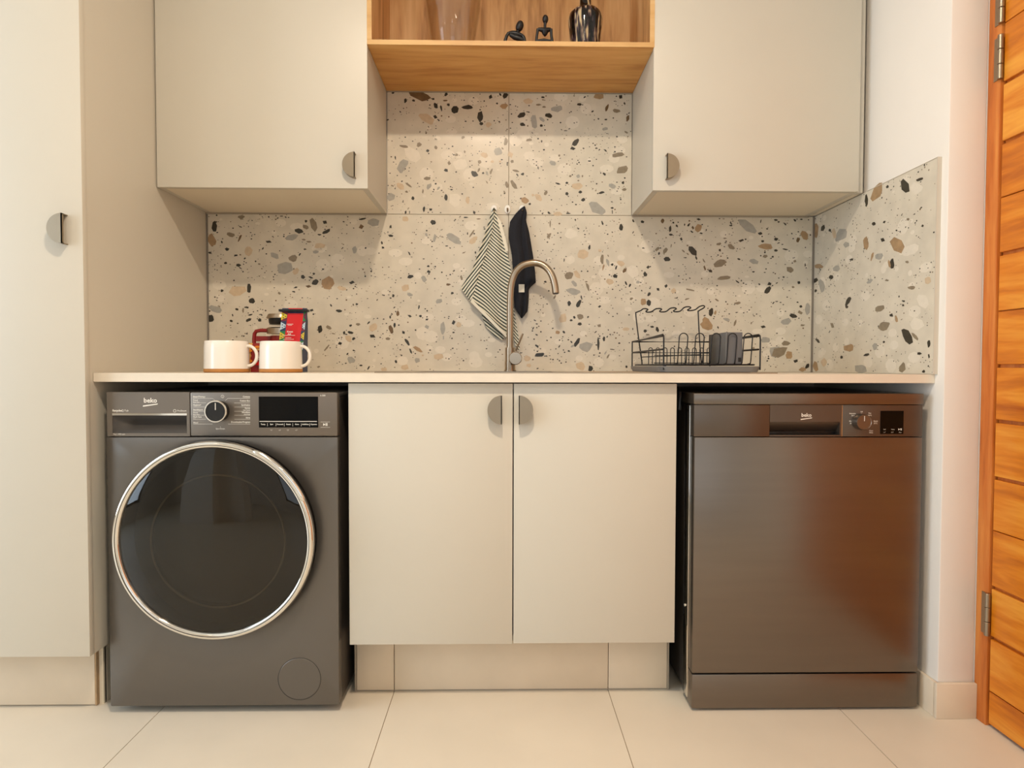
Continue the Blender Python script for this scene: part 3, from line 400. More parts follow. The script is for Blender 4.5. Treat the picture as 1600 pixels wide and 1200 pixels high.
for (z0, z1) in ((1.7719, 1.885), (1.6347, 1.7446), (.2338, .3439)):
    h = MB(); yc, xc = -.6985, 2.2945
    n = 3
    for k in range(n):
        a, b = z0+(z1-z0)*k/n, z0+(z1-z0)*(k+1)/n
        h.lathe([(.0, a+.0005), (.0058, a+.0006), (.0066, a+.0015), (.0066, b-.0015), (.0058, b-.0006), (0, b-.0005)], (xc, yc, 0), seg=14)
    h.box(2.297, 2.3015, -.699, -.676, z0+.002, z1-.002).build('door_hinge', 'nickel', dr, label='satin metal butt hinge')

# ------------------------------------------------------------------ ceiling lamps: four small lenses in a square white plate
for k, (lx, ly, e) in enumerate(DOWNLIGHTS):
    th = thing('ceiling_spotlight', ['square ceiling lamp with four lenses nearest the counter', 'square ceiling lamp with four lenses nearest the rear wall', 'square ceiling lamp with four lenses beside the pier', 'square ceiling lamp with four lenses beside the wooden door'][k], 'ceiling light', (lx, ly, 2.6))
    MB().box(lx-.09, lx+.09, ly-.09, ly+.09, 2.585, 2.6).build('lamp_plate', 'hook', th, bevel=.003)
    for a in (-1, 1):
        for b in (-1, 1):
            MB().lathe([(0, 0), (.022, 0), (.026, -.006), (.026, -.012), (.02, -.012), (.018, -.004), (0, -.004)], (lx+a*.042, ly+b*.042, 2.586)).build('lamp_socket', 'nickel', th)
            MB().lathe([(0, -.0085), (.0175, -.0085), (.0175, -.0045), (0, -.0045)], (lx+a*.042, ly+b*.042, 2.586)).build('lamp_lens', 'bulb', th)
    l = bpy.data.lights.new('spotlight_glow', 'AREA'); l.shape = 'DISK'; l.size = .15; l.energy = e*.5; l.color = WARM; l.spread = PI
    lo = bpy.data.objects.new('spotlight_glow', l); COL.objects.link(lo); lo.location = (lx, ly, 2.570)

# ================================================================== CUPBOARDS
def pull(parent, cx, cz, yf, side, R=.0375, depth=.023):
    """half-moon pull: side = +1 when its flat edge faces +x"""
    w = .0375; th = .0022; N = 20; arc = []
    for k in range(N+1):
        q = PI/2+PI*k/N; arc.append((math.cos(q)*w, math.sin(q)*R))
    x0 = cx+side*w/2
    P = [(x0+side*a, cz+b) for a, b in arc]
    Pi = [(x0+side*a*(1-th/w*1.0), cz+b*(1-th/R)) for a, b in arc]
    mb = MB(); mb.prism(P, yf-depth, yf-depth+th)
    vs = []; fs = []
    for k in range(N+1):
        vs += [(P[k][0], yf-depth+th*.5, P[k][1]), (P[k][0], yf, P[k][1]), (Pi[k][0], yf, Pi[k][1]), (Pi[k][0], yf-depth+th*.5, Pi[k][1])]
    for k in range(N):
        for j in range(4): fs.append((k*4+j, k*4+(j+1) % 4, (k+1)*4+(j+1) % 4, (k+1)*4+j))
    fs += [(0, 1, 2, 3), (N*4+3, N*4+2, N*4+1, N*4)]
    mb.add(vs, fs)
    xa, xb = sorted((x0-side*.0022, x0)); mb.box(xa, xb, yf-depth, yf-depth+.007, cz-R, cz+R)
    return mb.build('handle', 'nickel', parent, smooth=40, label='half-moon satin metal handle')

tc = thing('tall_cupboard', 'tall cashmere cupboard left of the washing machine', 'cupboard', (-.6, -.33, 0))
MB().box(-1.2, -1.182, -.637, -.002, .17, 2.35).box(-.018, -.0002, -.637, -.002, .17, 2.35).box(-1.182, -.018, -.637, -.002, .17, .188).box(-1.182, -.018, -.637, -.002, 2.33, 2.35).box(-1.182, -.018, -.02, -.002, .188, 2.33).build('carcass', 'laminate', tc, bevel=.0006, segs=1)
for (a, b, s) in ((-1.2, -.6015, None), (-.5985, .0045, 1)):
    d = MB().box(a, b-.003*(s is None), -.6585, -.640, .1735, 2.348).build('door', 'laminate', tc, bevel=.001)
    if s: pull(d, -.0505, 1.258, -.6585, 1)
p = MB().box(-1.19, -.022, -.566, -.555, .0, .17).box(-1.19, -.03, -.50, -.49, .0, .17).box(-.037, -.022, -.56, -.02, 0, .17).build('plinth', 'carcass', tc, smooth=0)
MB().box(-1.19, -.64, -.577, -.5665, .004, .1705).build('tile', 'plinth', p, bevel=.001)
MB().box(-.638, -.0385, -.577, -.5665, .004, .1705).build('tile', 'plinth', p, bevel=.001)
MB().box(-.038, -.0335, -.5775, -.556, .002, .1705).build('end_strip', 'B', p, smooth=0)

bc = thing('base_cupboard', 'two-door cashmere base cupboard between the two appliances', 'cupboard', (1.088, -.3, 0))
MB().box(.655, .671, -.583, -.01, .176, .872).box(1.505, 1.521, -.583, -.01, .176, .872).box(.671, 1.505, -.583, -.01, .176, .192).box(.671, 1.505, -.022, -.01, .192, .872).box(.671, 1.505, -.583, -.50, .856, .872).build('carcass', 'laminate', bc, bevel=.0006, segs=1)
d = MB().box(.6525, 1.0862, -.602, -.584, .1750, .8728).build('door', 'laminate', bc, bevel=.0009, label='left door of the pair'); pull(d, 1.0385, .8040, -.602, 1)
d = MB().box(1.0892, 1.5225, -.602, -.584, .1765, .8728).build('door', 'laminate', bc, bevel=.0009, label='right door of the pair'); pull(d, 1.1205, .8040, -.602, -1)
p = MB().box(.6455, 1.5315, -.4995, -.485, .0, .1755).box(.6455, .6575, -.485, -.02, 0, .1755).box(1.5195, 1.5315, -.485, -.02, 0, .1755).build('plinth', 'carcass', bc, smooth=0)
for (a, b) in ((.6495, .7536), (.7556, 1.3593), (1.3613, 1.5275)):
    MB().box(a, b, -.511, -.5, .004, .1745).build('tile', 'plinth', p, bevel=.0008)
MB().box(.6435, .6487, -.5115, -.49, .002, .1745).box(1.5283, 1.5335, -.5115, -.49, .002, .1745).box(.6487, 1.5283, -.509, -.5, .0005, .0038).build('edge_strip', 'edge', p, smooth=0)

def wall_cupboard(x0, x1, label, hside, hx, hz):
    t = thing('wall_cupboard', label, 'cupboard', ((x0+x1)/2, -.16, 1.463))
    z0, z1 = 1.4635, 2.35
    MB().box(x0, x0+.018, -.301, -.0015, z0+.002, z1).box(x1-.018, x1, -.301, -.0015, z0+.002, z1).box(x0+.018, x1-.018, -.301, -.0015, z1-.018, z1).box(x0+.018, x1-.018, -.02, -.0015, z0+.02, z1-.018).build('carcass', 'laminate', t, bevel=.0006, segs=1)
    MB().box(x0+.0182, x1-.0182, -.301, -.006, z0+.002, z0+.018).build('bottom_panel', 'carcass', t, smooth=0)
    MB().box(x0, x1, -.006, -.0016, z0-.003, z0+.0018).build('edge_strip', 'edge', t, smooth=0)
    d = MB().box(x0+(.0035 if hside > 0 else -.002), x1+(.001 if hside > 0 else -.003), -.32, -.3015, z0, z1).build('door', 'laminate', t, bevel=.0009)
    pull(d, hx, hz, -.32, hside)
    return t
wall_cupboard(.0005, .6435, 'left cashmere wall cupboard with its handle at lower right', 1, .591, 1.530)
wc = wall_cupboard(1.525, 2.168, 'right cashmere wall cupboard with its handle at lower left', -1, 1.5795, 1.5325)
MB().box(2.1685, 2.1895, -.300, -.282, 1.4655, 2.35).build('filler_panel', 'laminate', wc, bevel=.0006)
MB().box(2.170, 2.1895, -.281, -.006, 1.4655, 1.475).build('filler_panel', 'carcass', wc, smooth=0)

sh = thing('open_shelf', 'open oak shelf box between the two wall cupboards', 'shelf', (1.085, -.16, 1.9))
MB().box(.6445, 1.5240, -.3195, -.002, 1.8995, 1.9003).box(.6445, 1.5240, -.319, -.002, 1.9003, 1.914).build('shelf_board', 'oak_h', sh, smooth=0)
MB().box(.6443, 1.5242, -.3205, -.3192, 1.8995, 1.914).build('front_edge', 'oak_edge', sh, smooth=0)
for (a, b) in ((.6445, .6585), (1.510, 1.5240)):
    MB().box(a, b, -.3195, -.002, 1.9142, 2.35).build('side_panel', 'oak', sh, smooth=0)
MB().box(.6443, .6587, -.3208, -.3196, 1.9142, 2.35).build('side_edge', 'oak_edge', sh, smooth=0); MB().box(1.5098, 1.5242, -.3208, -.3196, 1.9142, 2.35).build('side_edge', 'oak_edge', sh, smooth=0)
MB().box(.6588, 1.5098, -.016, -.003, 1.9142, 2.335).build('back_panel', 'oak', sh, smooth=0)
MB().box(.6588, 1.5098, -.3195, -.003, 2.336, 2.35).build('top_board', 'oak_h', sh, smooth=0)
MB().box(.6445, 1.5240, -.006, -.0005, 1.8965, 1.8993).build('edge_strip', 'edge', sh, smooth=0)

# ================================================================== COUNTER, SINK, TAP
ct = MB(); zb, zt = .8765, HC; bx0, bx1, by0, by1 = .80, 1.22, -.47, -.15
ct.box(.001, bx0, -.622, -.0002, zb, zt).box(bx1, 2.2015, -.622, -.0002, zb, zt).box(bx0, bx1, -.622, by0, zb, zt).box(bx0, bx1, by1, -.0002, zb, zt)
ct = ct.build('countertop', 'counter', None, smooth=0); tag(ct, 'thin white stone counter running over both appliances', 'counter')
sk = thing('sink', 'steel inset sink with drainer flush in the counter', 'sink', (1.1, -.3, HC))
fx0, fx1, fy0, fy1 = .700, 1.838, -.50, -.045; z0, z1 = HC+.0002, HC+.0026
MB().box(fx0, bx0+.004, fy0, fy1, z0, z1).box(bx1-.004, fx1, fy0, fy1, z0, z1).box(bx0+.004, bx1-.004, fy0, by0+.004, z0, z1).box(bx0+.004, bx1-.004, by1-.004, fy1, z0, z1).build('rim', 'steel', sk, smooth=0)
b = MB(); zz = HC-.165
b.box(bx0+.002, bx0+.004, by0+.002, by1-.002, zz, z0).box(bx1-.004, bx1-.002, by0+.002, by1-.002, zz, z0).box(bx0+.004, bx1-.004, by0+.002, by0+.004, zz, z0).box(bx0+.004, bx1-.004, by1-.004, by1-.002, zz, z0).box(bx0+.002, bx1-.002, by0+.002, by1-.002, zz-.002, zz)
b.build('bowl', 'steel', sk, smooth=0)
MB().lathe([(0, .001), (.03, .001), (.042, .003), (.044, 0), (0, 0)], (1.01, -.31, zz)).build('drain', 'chrome', sk)
g = MB()
for k in range(9): g.tube([(1.30, -.13-k*.04, z1), (1.78, -.13-k*.04, z1)], .0012, 6)
g.build('drainer_rib', 'steel', sk, kind='stuff')

tp = thing('kitchen_tap', 'brushed steel swan-neck tap in front of the towels', 'tap', (1.087, -.085, HC+.0026))
ty = -.085; z1 = HC+.0027; tx = 1.0845
MB().lathe([(0, 0), (.0215, 0), (.0215, .0035), (.0185, .0045), (.0185, .0), (0, 0)][:4]+[(.0185, .034), (0, .034)], (tx+.001, ty, z1), seg=32).build('base', 'steel', tp)
pts = [(tx, ty, z1+.034), (tx, ty, 1.02), (tx+.002, ty, 1.10), (tx+.005, ty, 1.19)]
A = at(797.5, 455, Y=ty); 
neck = [(797, 520), (797, 480), (797.5, 462), (798.5, 447), (802, 433), (808, 422), (817, 414.5), (829, 411), (841, 411.5), (851, 416), (858.5, 423.5), (863.5, 433), (867, 446), (868.5, 458.5)]
pts = [(tx, ty, z1+.03)]+[(lambda q: (q.x, q.y, q.z))(at(a, b, Y=ty-.004*max(0, i-4))) for i, (a, b) in enumerate(neck)]
P2 = []                                                     # smooth the neck
for i in range(len(pts)-1):
    p0, p1, p2, p3 = [Vector(pts[max(0, min(len(pts)-1, i+k))]) for k in (-1, 0, 1, 2)]
    for t in (0, .25, .5, .75): P2.append(.5*((2*p1)+(p2-p0)*t+(2*p0-5*p1+4*p2-p3)*t*t+(3*p1-p0-3*p2+p3)*t**3))
P2.append(Vector(pts[-1]))
MB().tube(P2, .0118, 20).build('spout', 'steel', tp)
e = P2[-1]; dn = (P2[-1]-P2[-2]).normalized(); MB().tube([e-dn*.001, e+dn*.0012], .0095, 16).build('outlet', 'black', tp)
MB().lathe([(0, -.020), (.0155, -.020), (.0175, -.018), (.0175, .036), (0, .036)], (tx+.001, ty, z1+.046), axis='z', seg=28).build('column', 'steel', tp)
c = at(807, 559, Y=ty-.03)
MB().lathe([(0, -.046), (.0205, -.046), (.0225, -.043), (.0225, .016), (.019, .020), (0, .020)], (c.x-.004, ty, c.z-.002), axis='y', seg=28).build('valve_body', 'steel', tp)
a1, a2 = at(806, 548, Y=ty-.03), at(817, 521.5, Y=ty-.045)
MB().tube([a1, a2], [.0036, .0030], 10).build('lever', 'steel', tp)
# ================================================================== WASHING MACHINE
wm = thing('washing_machine', 'grey front-loading washing machine with a large round chrome-rimmed door', 'washing machine', (.327, -.34, 0))
X0, X1, YF = .028, .6285, -.618
MB().box(X0+.004, X1-.002, YF+.028, -.05, .02, .838).build('side_casing', 'side', wm, bevel=.003)
MB().box(X0+.003, X1-.001, YF+.03, -.05, .8385, .8495).build('top_panel', 'inox_panel', wm, bevel=.003)
dc = (.3185, .4700); DR = .2515                                   # door centre and radius
fp = MB(); N = 96; zt_, zb_ = .7325, .0205
ring = [(dc[0]+DR*math.cos(2*PI*k/N), dc[1]+DR*math.sin(2*PI*k/N)) for k in range(N)]
sq = []
for k in range(N):
    a = 2*PI*k/N; dx, dz = math.cos(a), math.sin(a)
    tX = ((X1-dc[0])/dx if dx > 1e-9 else (X0-dc[0])/dx if dx < -1e-9 else 1e9); tZ = ((zt_-dc[1])/dz if dz > 1e-9 else (zb_-dc[1])/dz if dz < -1e-9 else 1e9)
    t = min(tX, tZ); sq.append((dc[0]+dx*t, dc[1]+dz*t))
cor = [(X1, zt_), (X0, zt_), (X0, zb_), (X1, zb_)]
for c in cor:                                                    # snap the nearest outline point onto each corner
    k = min(range(N), key=lambda k: (sq[k][0]-c[0])**2+(sq[k][1]-c[1])**2); sq[k] = c
for (ya, yb, q) in ((YF, YF+.03, 0),):
    vs = [(x, ya, z) for x, z in ring]+[(x, ya, z) for x, z in sq]+[(x, yb, z) for x, z in ring]+[(x, yb, z) for x, z in sq]; fs = []
    for k in range(N):
        n = (k+1) % N; fs += [(k, n, N+n, N+k), (2*N+k, 3*N+k, 3*N+n, 2*N+n), (N+k, N+n, 3*N+n, 3*N+k), (k, 2*N+k, 2*N+n, n)]
    fp.add(vs, fs)
fp.build('front_panel', 'inox_grey', wm, bevel=.004, smooth=30)
# control fascia: drawer on the left, programme side on the right
DX = .2445
fas = MB(); fas.box(DX+.0012, X1-.001, YF+.001, YF+.03, .7345, .8495); fas = fas.build('control_panel', 'inox_panel', wm, bevel=.0035)
gx0, gx1, gz0, gz1 = .0445, .2365, .7425, .7905
dw = MB(); y0, y1 = YF+.001, YF+.03
dw.box(X0+.003, gx0, y0, y1, .7345, .8495).box(gx1, DX, y0, y1, .7345, .8495).box(gx0, gx1, y0, y1, gz1, .8495).box(gx0, gx1, y0, y1, .7345, gz0)
drawer = dw.build('detergent_drawer', 'inox_panel', wm, bevel=0, smooth=0)
rc = MB(); K = 10                                                 # scooped finger recess, its shade painted in with the darker casing material
for (xa, xb, steps) in ((gx0, gx1, 24),):
    vs = []; fs = []
    for i in range(steps+1):
        u = i/steps; x = xa+(xb-xa)*u; dpt = .026*min(1, max(.04, u*4.2))**.8 if u < .97 else .026
        for k in range(K+1):
            w = k/K; z = gz0+(gz1-gz0)*w; yy = y0+.0002+dpt*math.sin(min(1, w*1.15)*PI/2)**1.4
            vs.append((x, yy, z))
    for i in range(steps):
        for k in range(K): fs.append((i*(K+1)+k, (i+1)*(K+1)+k, (i+1)*(K+1)+k+1, i*(K+1)+k+1))
    rc.add(vs, fs)
rc.build('finger_recess', 'side', drawer, smooth=60, recalc=False)
MB().box(gx0, gx1+.001, y0-.0012, y0+.002, gz1-.002, gz1+.0042).build('drawer_lip', 'chrome', drawer, bevel=.0005, segs=1)
kx, kz = .3215, .8008
k_ = MB().lathe([(0, 0), (.0262, 0), (.0262, -.0205), (.0245, -.0225), (0, -.0225)], (kx-.0, y0, kz), axis='y', seg=48).build('programme_knob', 'black', wm)
MB().lathe([(.0252, -.0205), (.0285, -.0205), (.0290, -.0222), (.0280, -.0238), (.0252, -.0238)], (kx, y0, kz), axis='y', seg=48, close=True).build('knob_ring', 'chrome', k_)
MB().box(kx-.0009, kx+.0009, y0-.0233, y0-.0224, kz+.004, kz+.022).build('pointer', 'print', k_, smooth=0)
dsx0, dsx1, dsz0, dsz1 = .4235, .5775, .7575, .8385
dsp = MB().box(dsx0, dsx1, y0-.0012, y0+.002, dsz0, dsz1).build('display', 'blackgloss', wm, bevel=.0006, segs=1)
pr = MB(); yp = y0-.0015
bar(pr, dsx0+.002, .7735, dsx1-.003, .7735, .0016, yp)
for k, s in enumerate(['Temp.', 'Spin', 'Prewash', 'Steam', 'Rinse', 'AddXtra', 'Options']):
    xx = dsx0+.0115+k*.0219; words(pr, [(s, xx, .7645, .0036, 'CENTER')], yp, 0, .02)
    if k < 6: bar(pr, xx+.011, .7608, xx+.011, .7688, .0007, yp)
pr.build('display_print', 'print', dsp, smooth=0, kind='stuff', recalc=False)
pr = MB(); yp = y0-.0003
emblem(pr, .1435, .8225, .0125, yp)
words(pr, [('Recycled', .0455, .7992, .0052, 'LEFT')], yp, 0, .06); words(pr, [('Tub', .0760, .7992, .0050, 'LEFT'), ('ProSmart', .2360, .7990, .0044, 'RIGHT'), ('9kg | 1400 rpm', .0465, .7385, .0036, 'LEFT')], yp, 0, .01)
pr.lathe([(.0022, 0), (.0030, 0)], (.0722, yp, .8010), axis='y', seg=14, cap=False); pr.lathe([(.0030, 0), (.0040, 0)], (.2060, yp, .8008), axis='y', seg=14, cap=False)
L = [('SteamTherapy', .8375, 1), ('Towel', .8285, .9), ('Drum Clean', .8245, .6), ('Hygiene+', .8160, 1), ('StainExpert', .8035, 1), ('Duvet', .7960, .9), ('Down Wear', .7915, .6), ('Dark Care', .7850, .9), ('Jeans', .7805, .6), ('Mixed', .7700, .9)]
for s, z, k in L: words(pr, [(s, .2535, z-.0015, .0040*k, 'LEFT')], yp, 0, .03)
R_ = [('Cottons', .8375, 1), ('Cotton Eco', .8270, 1), ('Synthetics', .8160, 1), ('Xpress', .8080, .9), ('Super Xpress', .8035, .6), ('Woollens', .7965, 1), ('Hand Wash', .7920, .6), ('Shirts', .7830, .9), ('Downloaded Program', .7715, 1)]
for s, z, k in R_: words(pr, [(s, .4010, z-.0015, .0040*k, 'RIGHT')], yp, 0, .03)
for i, z in enumerate((.8335, .8215, .8110, .8000, .7895, .7790, .7665)):
    e = .0285 if 0 < i < 6 else .012
    bar(pr, .2535, z, kx-e-.006, z, .0006, yp); bar(pr, kx+e+.010, z, .4010, z, .0006, yp)
bar(pr, kx-.018, .8335, kx-.011, .8285, .0006, yp); bar(pr, kx+.022, .8335, kx+.015, .8275, .0006, yp)
pr.lathe([(.0034, 0), (.0041, 0)], (kx+.0085, yp, .8385), axis='y', seg=18, cap=False); bar(pr, kx+.0085, .8368, kx+.0085, .8402, .0006, yp)
words(pr, [('Spin+Drain', kx+.002, .7525, .0038, 'CENTER'), ('b 500', .5835, .8395, .0042, 'LEFT')], yp, 0, .02)
bar(pr, kx+.002, .7600, kx+.002, .7575, .0006, yp)
for k in range(4): words(pr, [(('*', '+', '*', '+')[k]+'3"', .4525+k*.0215, .7488, .0034, 'LEFT')], yp)
bar(pr, .5835, .7722, .6080, .7722, .0006, yp); bar(pr, .5835, .7580, .6080, .7580, .0006, yp)
pr.add([(.5905, yp, .7620), (.5905, yp, .7690), (.5960, yp, .7655)], [(0, 1, 2)]); bar(pr, .5975, .7618, .5975, .7692, .0018, yp); bar(pr, .6005, .7618, .6005, .7692, .0018, yp)
bar(pr, .2488, .8470, .2488, .7900, .0005, yp)
pr.build('lettering', 'print', fas, smooth=0, kind='stuff', recalc=False)
# the round door
yd = -.655
door = MB().lathe([(.236, YF+.028), (.2505, YF+.028), (.2500, YF-.002), (.2490, yd+.012), (.236, yd+.012)], (dc[0], 0, dc[1]), axis='y', seg=96, close=True).build('door', 'dark', wm, label='round door sleeve of black plastic')
MB().lathe([(.2375, yd+.008), (.2395, yd-.001), (.2440, yd-.0055), (.2462, yd-.0050), (.2475, yd-.0062), (.2530, yd-.0045), (.2570, yd+.002), (.2570, yd+.010), (.2490, yd+.013)], (dc[0], 0, dc[1]), axis='y', seg=128, close=True).build('chrome_rim', 'chrome', door, smooth=60)
MB().lathe([(.2455, yd-.0058), (.2468, yd-.0064), (.2472, yd-.0058)], (dc[0], 0, dc[1]), axis='y', seg=128, close=True).build('rim_groove', 'dark', door, smooth=60)
gp = []
for k in range(25):
    a = math.radians(24+k*41/24); e = min(1, min(k, 24-k)/1.2); gp.append((dc[0]+.2545*math.cos(a), yd-.0022, dc[1]+.2545*math.sin(a)))
MB().tube(gp, [.0042+.003*min(1, min(k, 24-k)/1.0) for k in range(25)], 12).build('pull_grip', 'chrome', door, smooth=60)
MB().lathe([(0, yd-.012), (.08, yd-.011), (.16, yd-.008), (.22, yd-.002), (.2385, yd+.002), (.2385, yd+.005), (.2, yd+.003), (0, yd-.006)], (dc[0], 0, dc[1]), axis='y', seg=96).build('door_glass', 'smoked', door, smooth=60)
MB().lathe([(.172, yd+.018), (.168, yd+.06), (.150, yd+.12), (.120, yd+.155), (.06, yd+.168), (0, yd+.170)], (dc[0]+.006, 0, dc[1]-.005), axis='y', seg=64).build('glass_bowl', 'bowl', door, smooth=60)
MB().lathe([(.1700, yd+.014), (.1735, yd+.013), (.1750, yd+.016), (.1715, yd+.020)], (dc[0]+.006, 0, dc[1]-.005), axis='y', seg=96, close=True).build('bowl_edge', 'drum_edge', door, smooth=60)
MB().lathe([(.236, YF+.020), (.176, YF-.010), (.172, YF-.012), (.172, YF+.001), (.236, YF+.030)], (dc[0]+.003, 0, dc[1]-.002), axis='y', seg=64, close=True).build('door_gasket', 'dark', door, smooth=60)
MB().lathe([(.236, YF+.0302), (.236, -.14), (.06, -.11), (0, -.11)], (dc[0], 0, dc[1]), axis='y', seg=64).build('drum', 'drum', wm, smooth=40, recalc=False)
fc = (.524, .092)
MB().lathe([(.0555, YF-.0002), (.0568, YF-.0002), (.0568, YF+.0004), (.0555, YF+.0004)], (fc[0], 0, fc[1]), axis='y', seg=64, close=True).build('filter_gap', 'dark', wm, smooth=0)
MB().lathe([(0, YF-.0008), (.0545, YF-.0008), (.0553, YF-.0002), (.0553, YF+.0004), (0, YF+.0004)], (fc[0], 0, fc[1]), axis='y', seg=64).build('filter_cover', 'inox_grey', wm)
for (a, b) in ((.07, -.55), (.585, -.55), (.07, -.11), (.585, -.11)):
    MB().lathe([(0, 0), (.022, 0), (.022, .008), (.010, .010), (.010, .022), (0, .022)], (a, b, .0)).build('foot', 'black', wm)

# ================================================================== DISHWASHER
dw = thing('dishwasher', 'brushed dark steel dishwasher right of the base cupboard', 'dishwasher', (1.866, -.33, 0))
A0, A1, AF = 1.5630, 2.1720, -.622
MB().box(A0+.004, A1-.004, AF+.035, -.04, .02, .835).build('side_casing', 'side', dw, bevel=.003)
MB().box(A0-.002, A1, AF-.003, -.03, .8195, .8485).build('top_panel', 'inox_dish', dw, bevel=.0025)
y0, y1 = AF, AF+.034; hx0, hx1 = 1.7640, 1.9505; lx = 1.9560
cp = MB().box(A0, hx0-.0004, y0, y1, .7345, .8185).build('control_panel', 'inox_dark', dw, bevel=.0012)
c2 = MB().box(hx0, hx1, y0, y1, .7735, .8185).box(hx0, hx1, y0+.0008, y1, .7345, .7385).box(hx1, lx-.0006, y0, y1, .7345, .8185).build('grip_panel', 'inox_dark', dw, smooth=0)
g = MB(); g.add([(hx0, y0, .7732), (hx1, y0, .7732), (hx1, y0+.022, .7470), (hx0, y0+.022, .7470), (hx0, y0+.008, .7470), (hx1, y0+.008, .7470)], [(0, 1, 2, 3), (3, 2, 5, 4)])
g.build('grip_scoop', 'inox_dish', c2, smooth=0, recalc=False)
MB().box(hx0, hx1, y0+.023, y1, .7385, .7735).build('grip_shadow_gap', 'black', c2, smooth=0)
MB().box(lx-.0005, lx+.0006, y0-.0003, y1, .735, .8183).build('joint_strip', 'chrome', dw, smooth=0)
c3 = MB().box(lx+.0008, A1-.001, y0, y1, .7345, .8185).build('control_panel', 'inox_dark', dw, bevel=.0012)
k2 = at(1351.5, 660, Y=AF-.024); kx, kz = k2.x, k2.z
kb = MB().lathe([(0, 0), (.0215, 0), (.0215, -.018), (.0198, -.0225), (.0185, -.0225), (.0178, -.0215), (0, -.0215)], (kx, y0, kz), axis='y', seg=48).build('programme_knob', 'inox_dish', dw)
MB().box(kx-.0006, kx+.0006, y0-.0222, y0-.0214, kz+.003, kz+.0165).build('pointer', 'print', kb, smooth=0)
d0 = at(1375, 678, Y=AF); d1 = at(1412, 642, Y=AF)
ds = MB().box(d0.x, d1.x, y0-.0010, y0+.001, d0.z, d1.z).build('display', 'blackgloss', dw, bevel=.0006, segs=1)
pr = MB(); yp = y0-.0013
q = at(1406, 671, Y=AF); pr.add([(q.x-.005, yp, q.z-.0025), (q.x-.005, yp, q.z+.003), (q.x-.0005, yp, q.z+.0003)], [(0, 1, 2)]); bar(pr, q.x+.001, q.z-.0025, q.x+.001, q.z+.003, .0014, yp); bar(pr, q.x+.0035, q.z-.0025, q.x+.0035, q.z+.003, .0014, yp)
for (px, py, s) in ((1380, 671, 'Half'), (1392, 671, 'Tablet'), (1380, 675.5, 'o 3"'), (1392, 675.5, 'C 3"'), (1404, 675.5, 'Start')):
    q = at(px, py, Y=AF); words(pr, [(s, q.x, q.z-.001, .0026, 'LEFT')], yp)
pr.build('display_print', 'print', ds, smooth=0, kind='stuff', recalc=False)
pr = MB(); yp = y0-.0003; q = at(1260, 650.5, Y=AF); emblem(pr, q.x, q.z-.001, .0098, yp)
pr.build('lettering', 'print', c2, smooth=0, kind='stuff', recalc=False)
pr = MB()
for (px, py, s) in ((1346, 643.5, 'Off'), (1359, 645.5, 'Eco'), (1359, 649, '50°C'), (1332, 646, 'Intensive'), (1333, 649.5, '70°C'), (1329, 658, 'Mini'), (1329, 661.5, '30'), (1368, 658, 'Quick'), (1368, 661.5, '35°C'), (1361, 673, 'Clean'), (1361, 676, 'Shine')):
    q = at(px, py, Y=AF); words(pr, [(s, q.x, q.z-.0015, .0034, 'CENTER')], yp, 0, .03)
q = at(1346, 646.5, Y=AF); pr.add([(q.x-.0015, yp, q.z+.001), (q.x+.0015, yp, q.z+.001), (q.x, yp, q.z-.0015)], [(0, 1, 2)])
pr.build('lettering', 'print', c3, smooth=0, kind='stuff', recalc=False)
MB().box(A0+.001, A1-.001, AF-.002, AF+.033, .1035, .7330).build('door', 'inox_dish', dw, bevel=.0028)
MB().box(A0+.001, A1-.001, AF-.001, AF+.05, .007, .0995).build('kick_panel', 'inox_dish', dw, bevel=.0028)
MB().box(A0-.0015, A0+.0035, AF+.034, AF+.075, .02, .815).build('side_rail', 'chrome', dw, bevel=.001)
MB().lathe([(0, -.001), (.0035, -.001), (.0035, .003), (0, .003)], (A0-.0035, AF+.055, .265), axis='x', seg=12).build('screw_cap', 'print', dw)
for (a, b) in ((1.60, -.54), (2.13, -.54), (1.60, -.10), (2.13, -.10)):
    MB().lathe([(0, 0), (.02, 0), (.02, .008), (.009, .01), (.009, .022), (0, .022)], (a, b, 0)).build('foot', 'black', dw)
MB().tube([(1.545, -.55, .80), (1.545, -.552, .83), (1.548, -.545, .8445), (1.553, -.52, .849), (1.556, -.45, .842), (1.545, -.3, .79), (1.54, -.1, .6)], .006, 10).build('drain_hose', 'black', dw)

# ================================================================== ON THE COUNTER, LEFT
ZC = HC+.0003
def arc(cx, cy, cz, r, a0, a1, n, rz=None, yaw=0):
    return [(cx+r*math.cos(a)*math.cos(yaw), cy+r*math.cos(a)*math.sin(yaw), cz+(rz or r)*math.sin(a)) for a in [math.radians(a0+(a1-a0)*k/n) for k in range(n+1)]]
def mug(px, Y, rb, rt, label):
    p = at(px, 560, Y=Y); x = p.x; t = thing('mug', label, 'mug', (x, Y, ZC), 'white mugs with a bare clay foot'); h = .0885
    MB().lathe([(rb-.003, .0), (rb, .002), (rb-.0006, .0105), (rb-.002, .0105), (rb-.004, .004), (0, .004), (0, 0)][::-1], (x, Y, ZC), seg=48).build('clay_foot', 'clay', t, smooth=40)
    MB().lathe([(0, .0105), (rb-.0004, .0105), (rb-.0012, .03), (rt+.0015, .065), (rt, h-.002), (rt-.0015, h), (rt-.0035, h-.001), (rt-.004, h-.006), (rb-.006, .02), (rb-.012, .014), (0, .014)], (x, Y, ZC), seg=48).build('body', 'mug', t, smooth=40)
    cz = ZC+.047; hx = x+(rb+rt)/2-.003
    hp = [(hx-.004, Y, cz+.026)]+arc(hx+.004, Y, cz, .0245, 90, -90, 16, .0285)+[(hx-.004, Y, cz-.030)]
    MB().tube(hp, .0046, 12).build('handle', 'mug', t, smooth=60)
mug(354.5, -.47, .0605, .0575, 'white mug at the far left end of the counter')
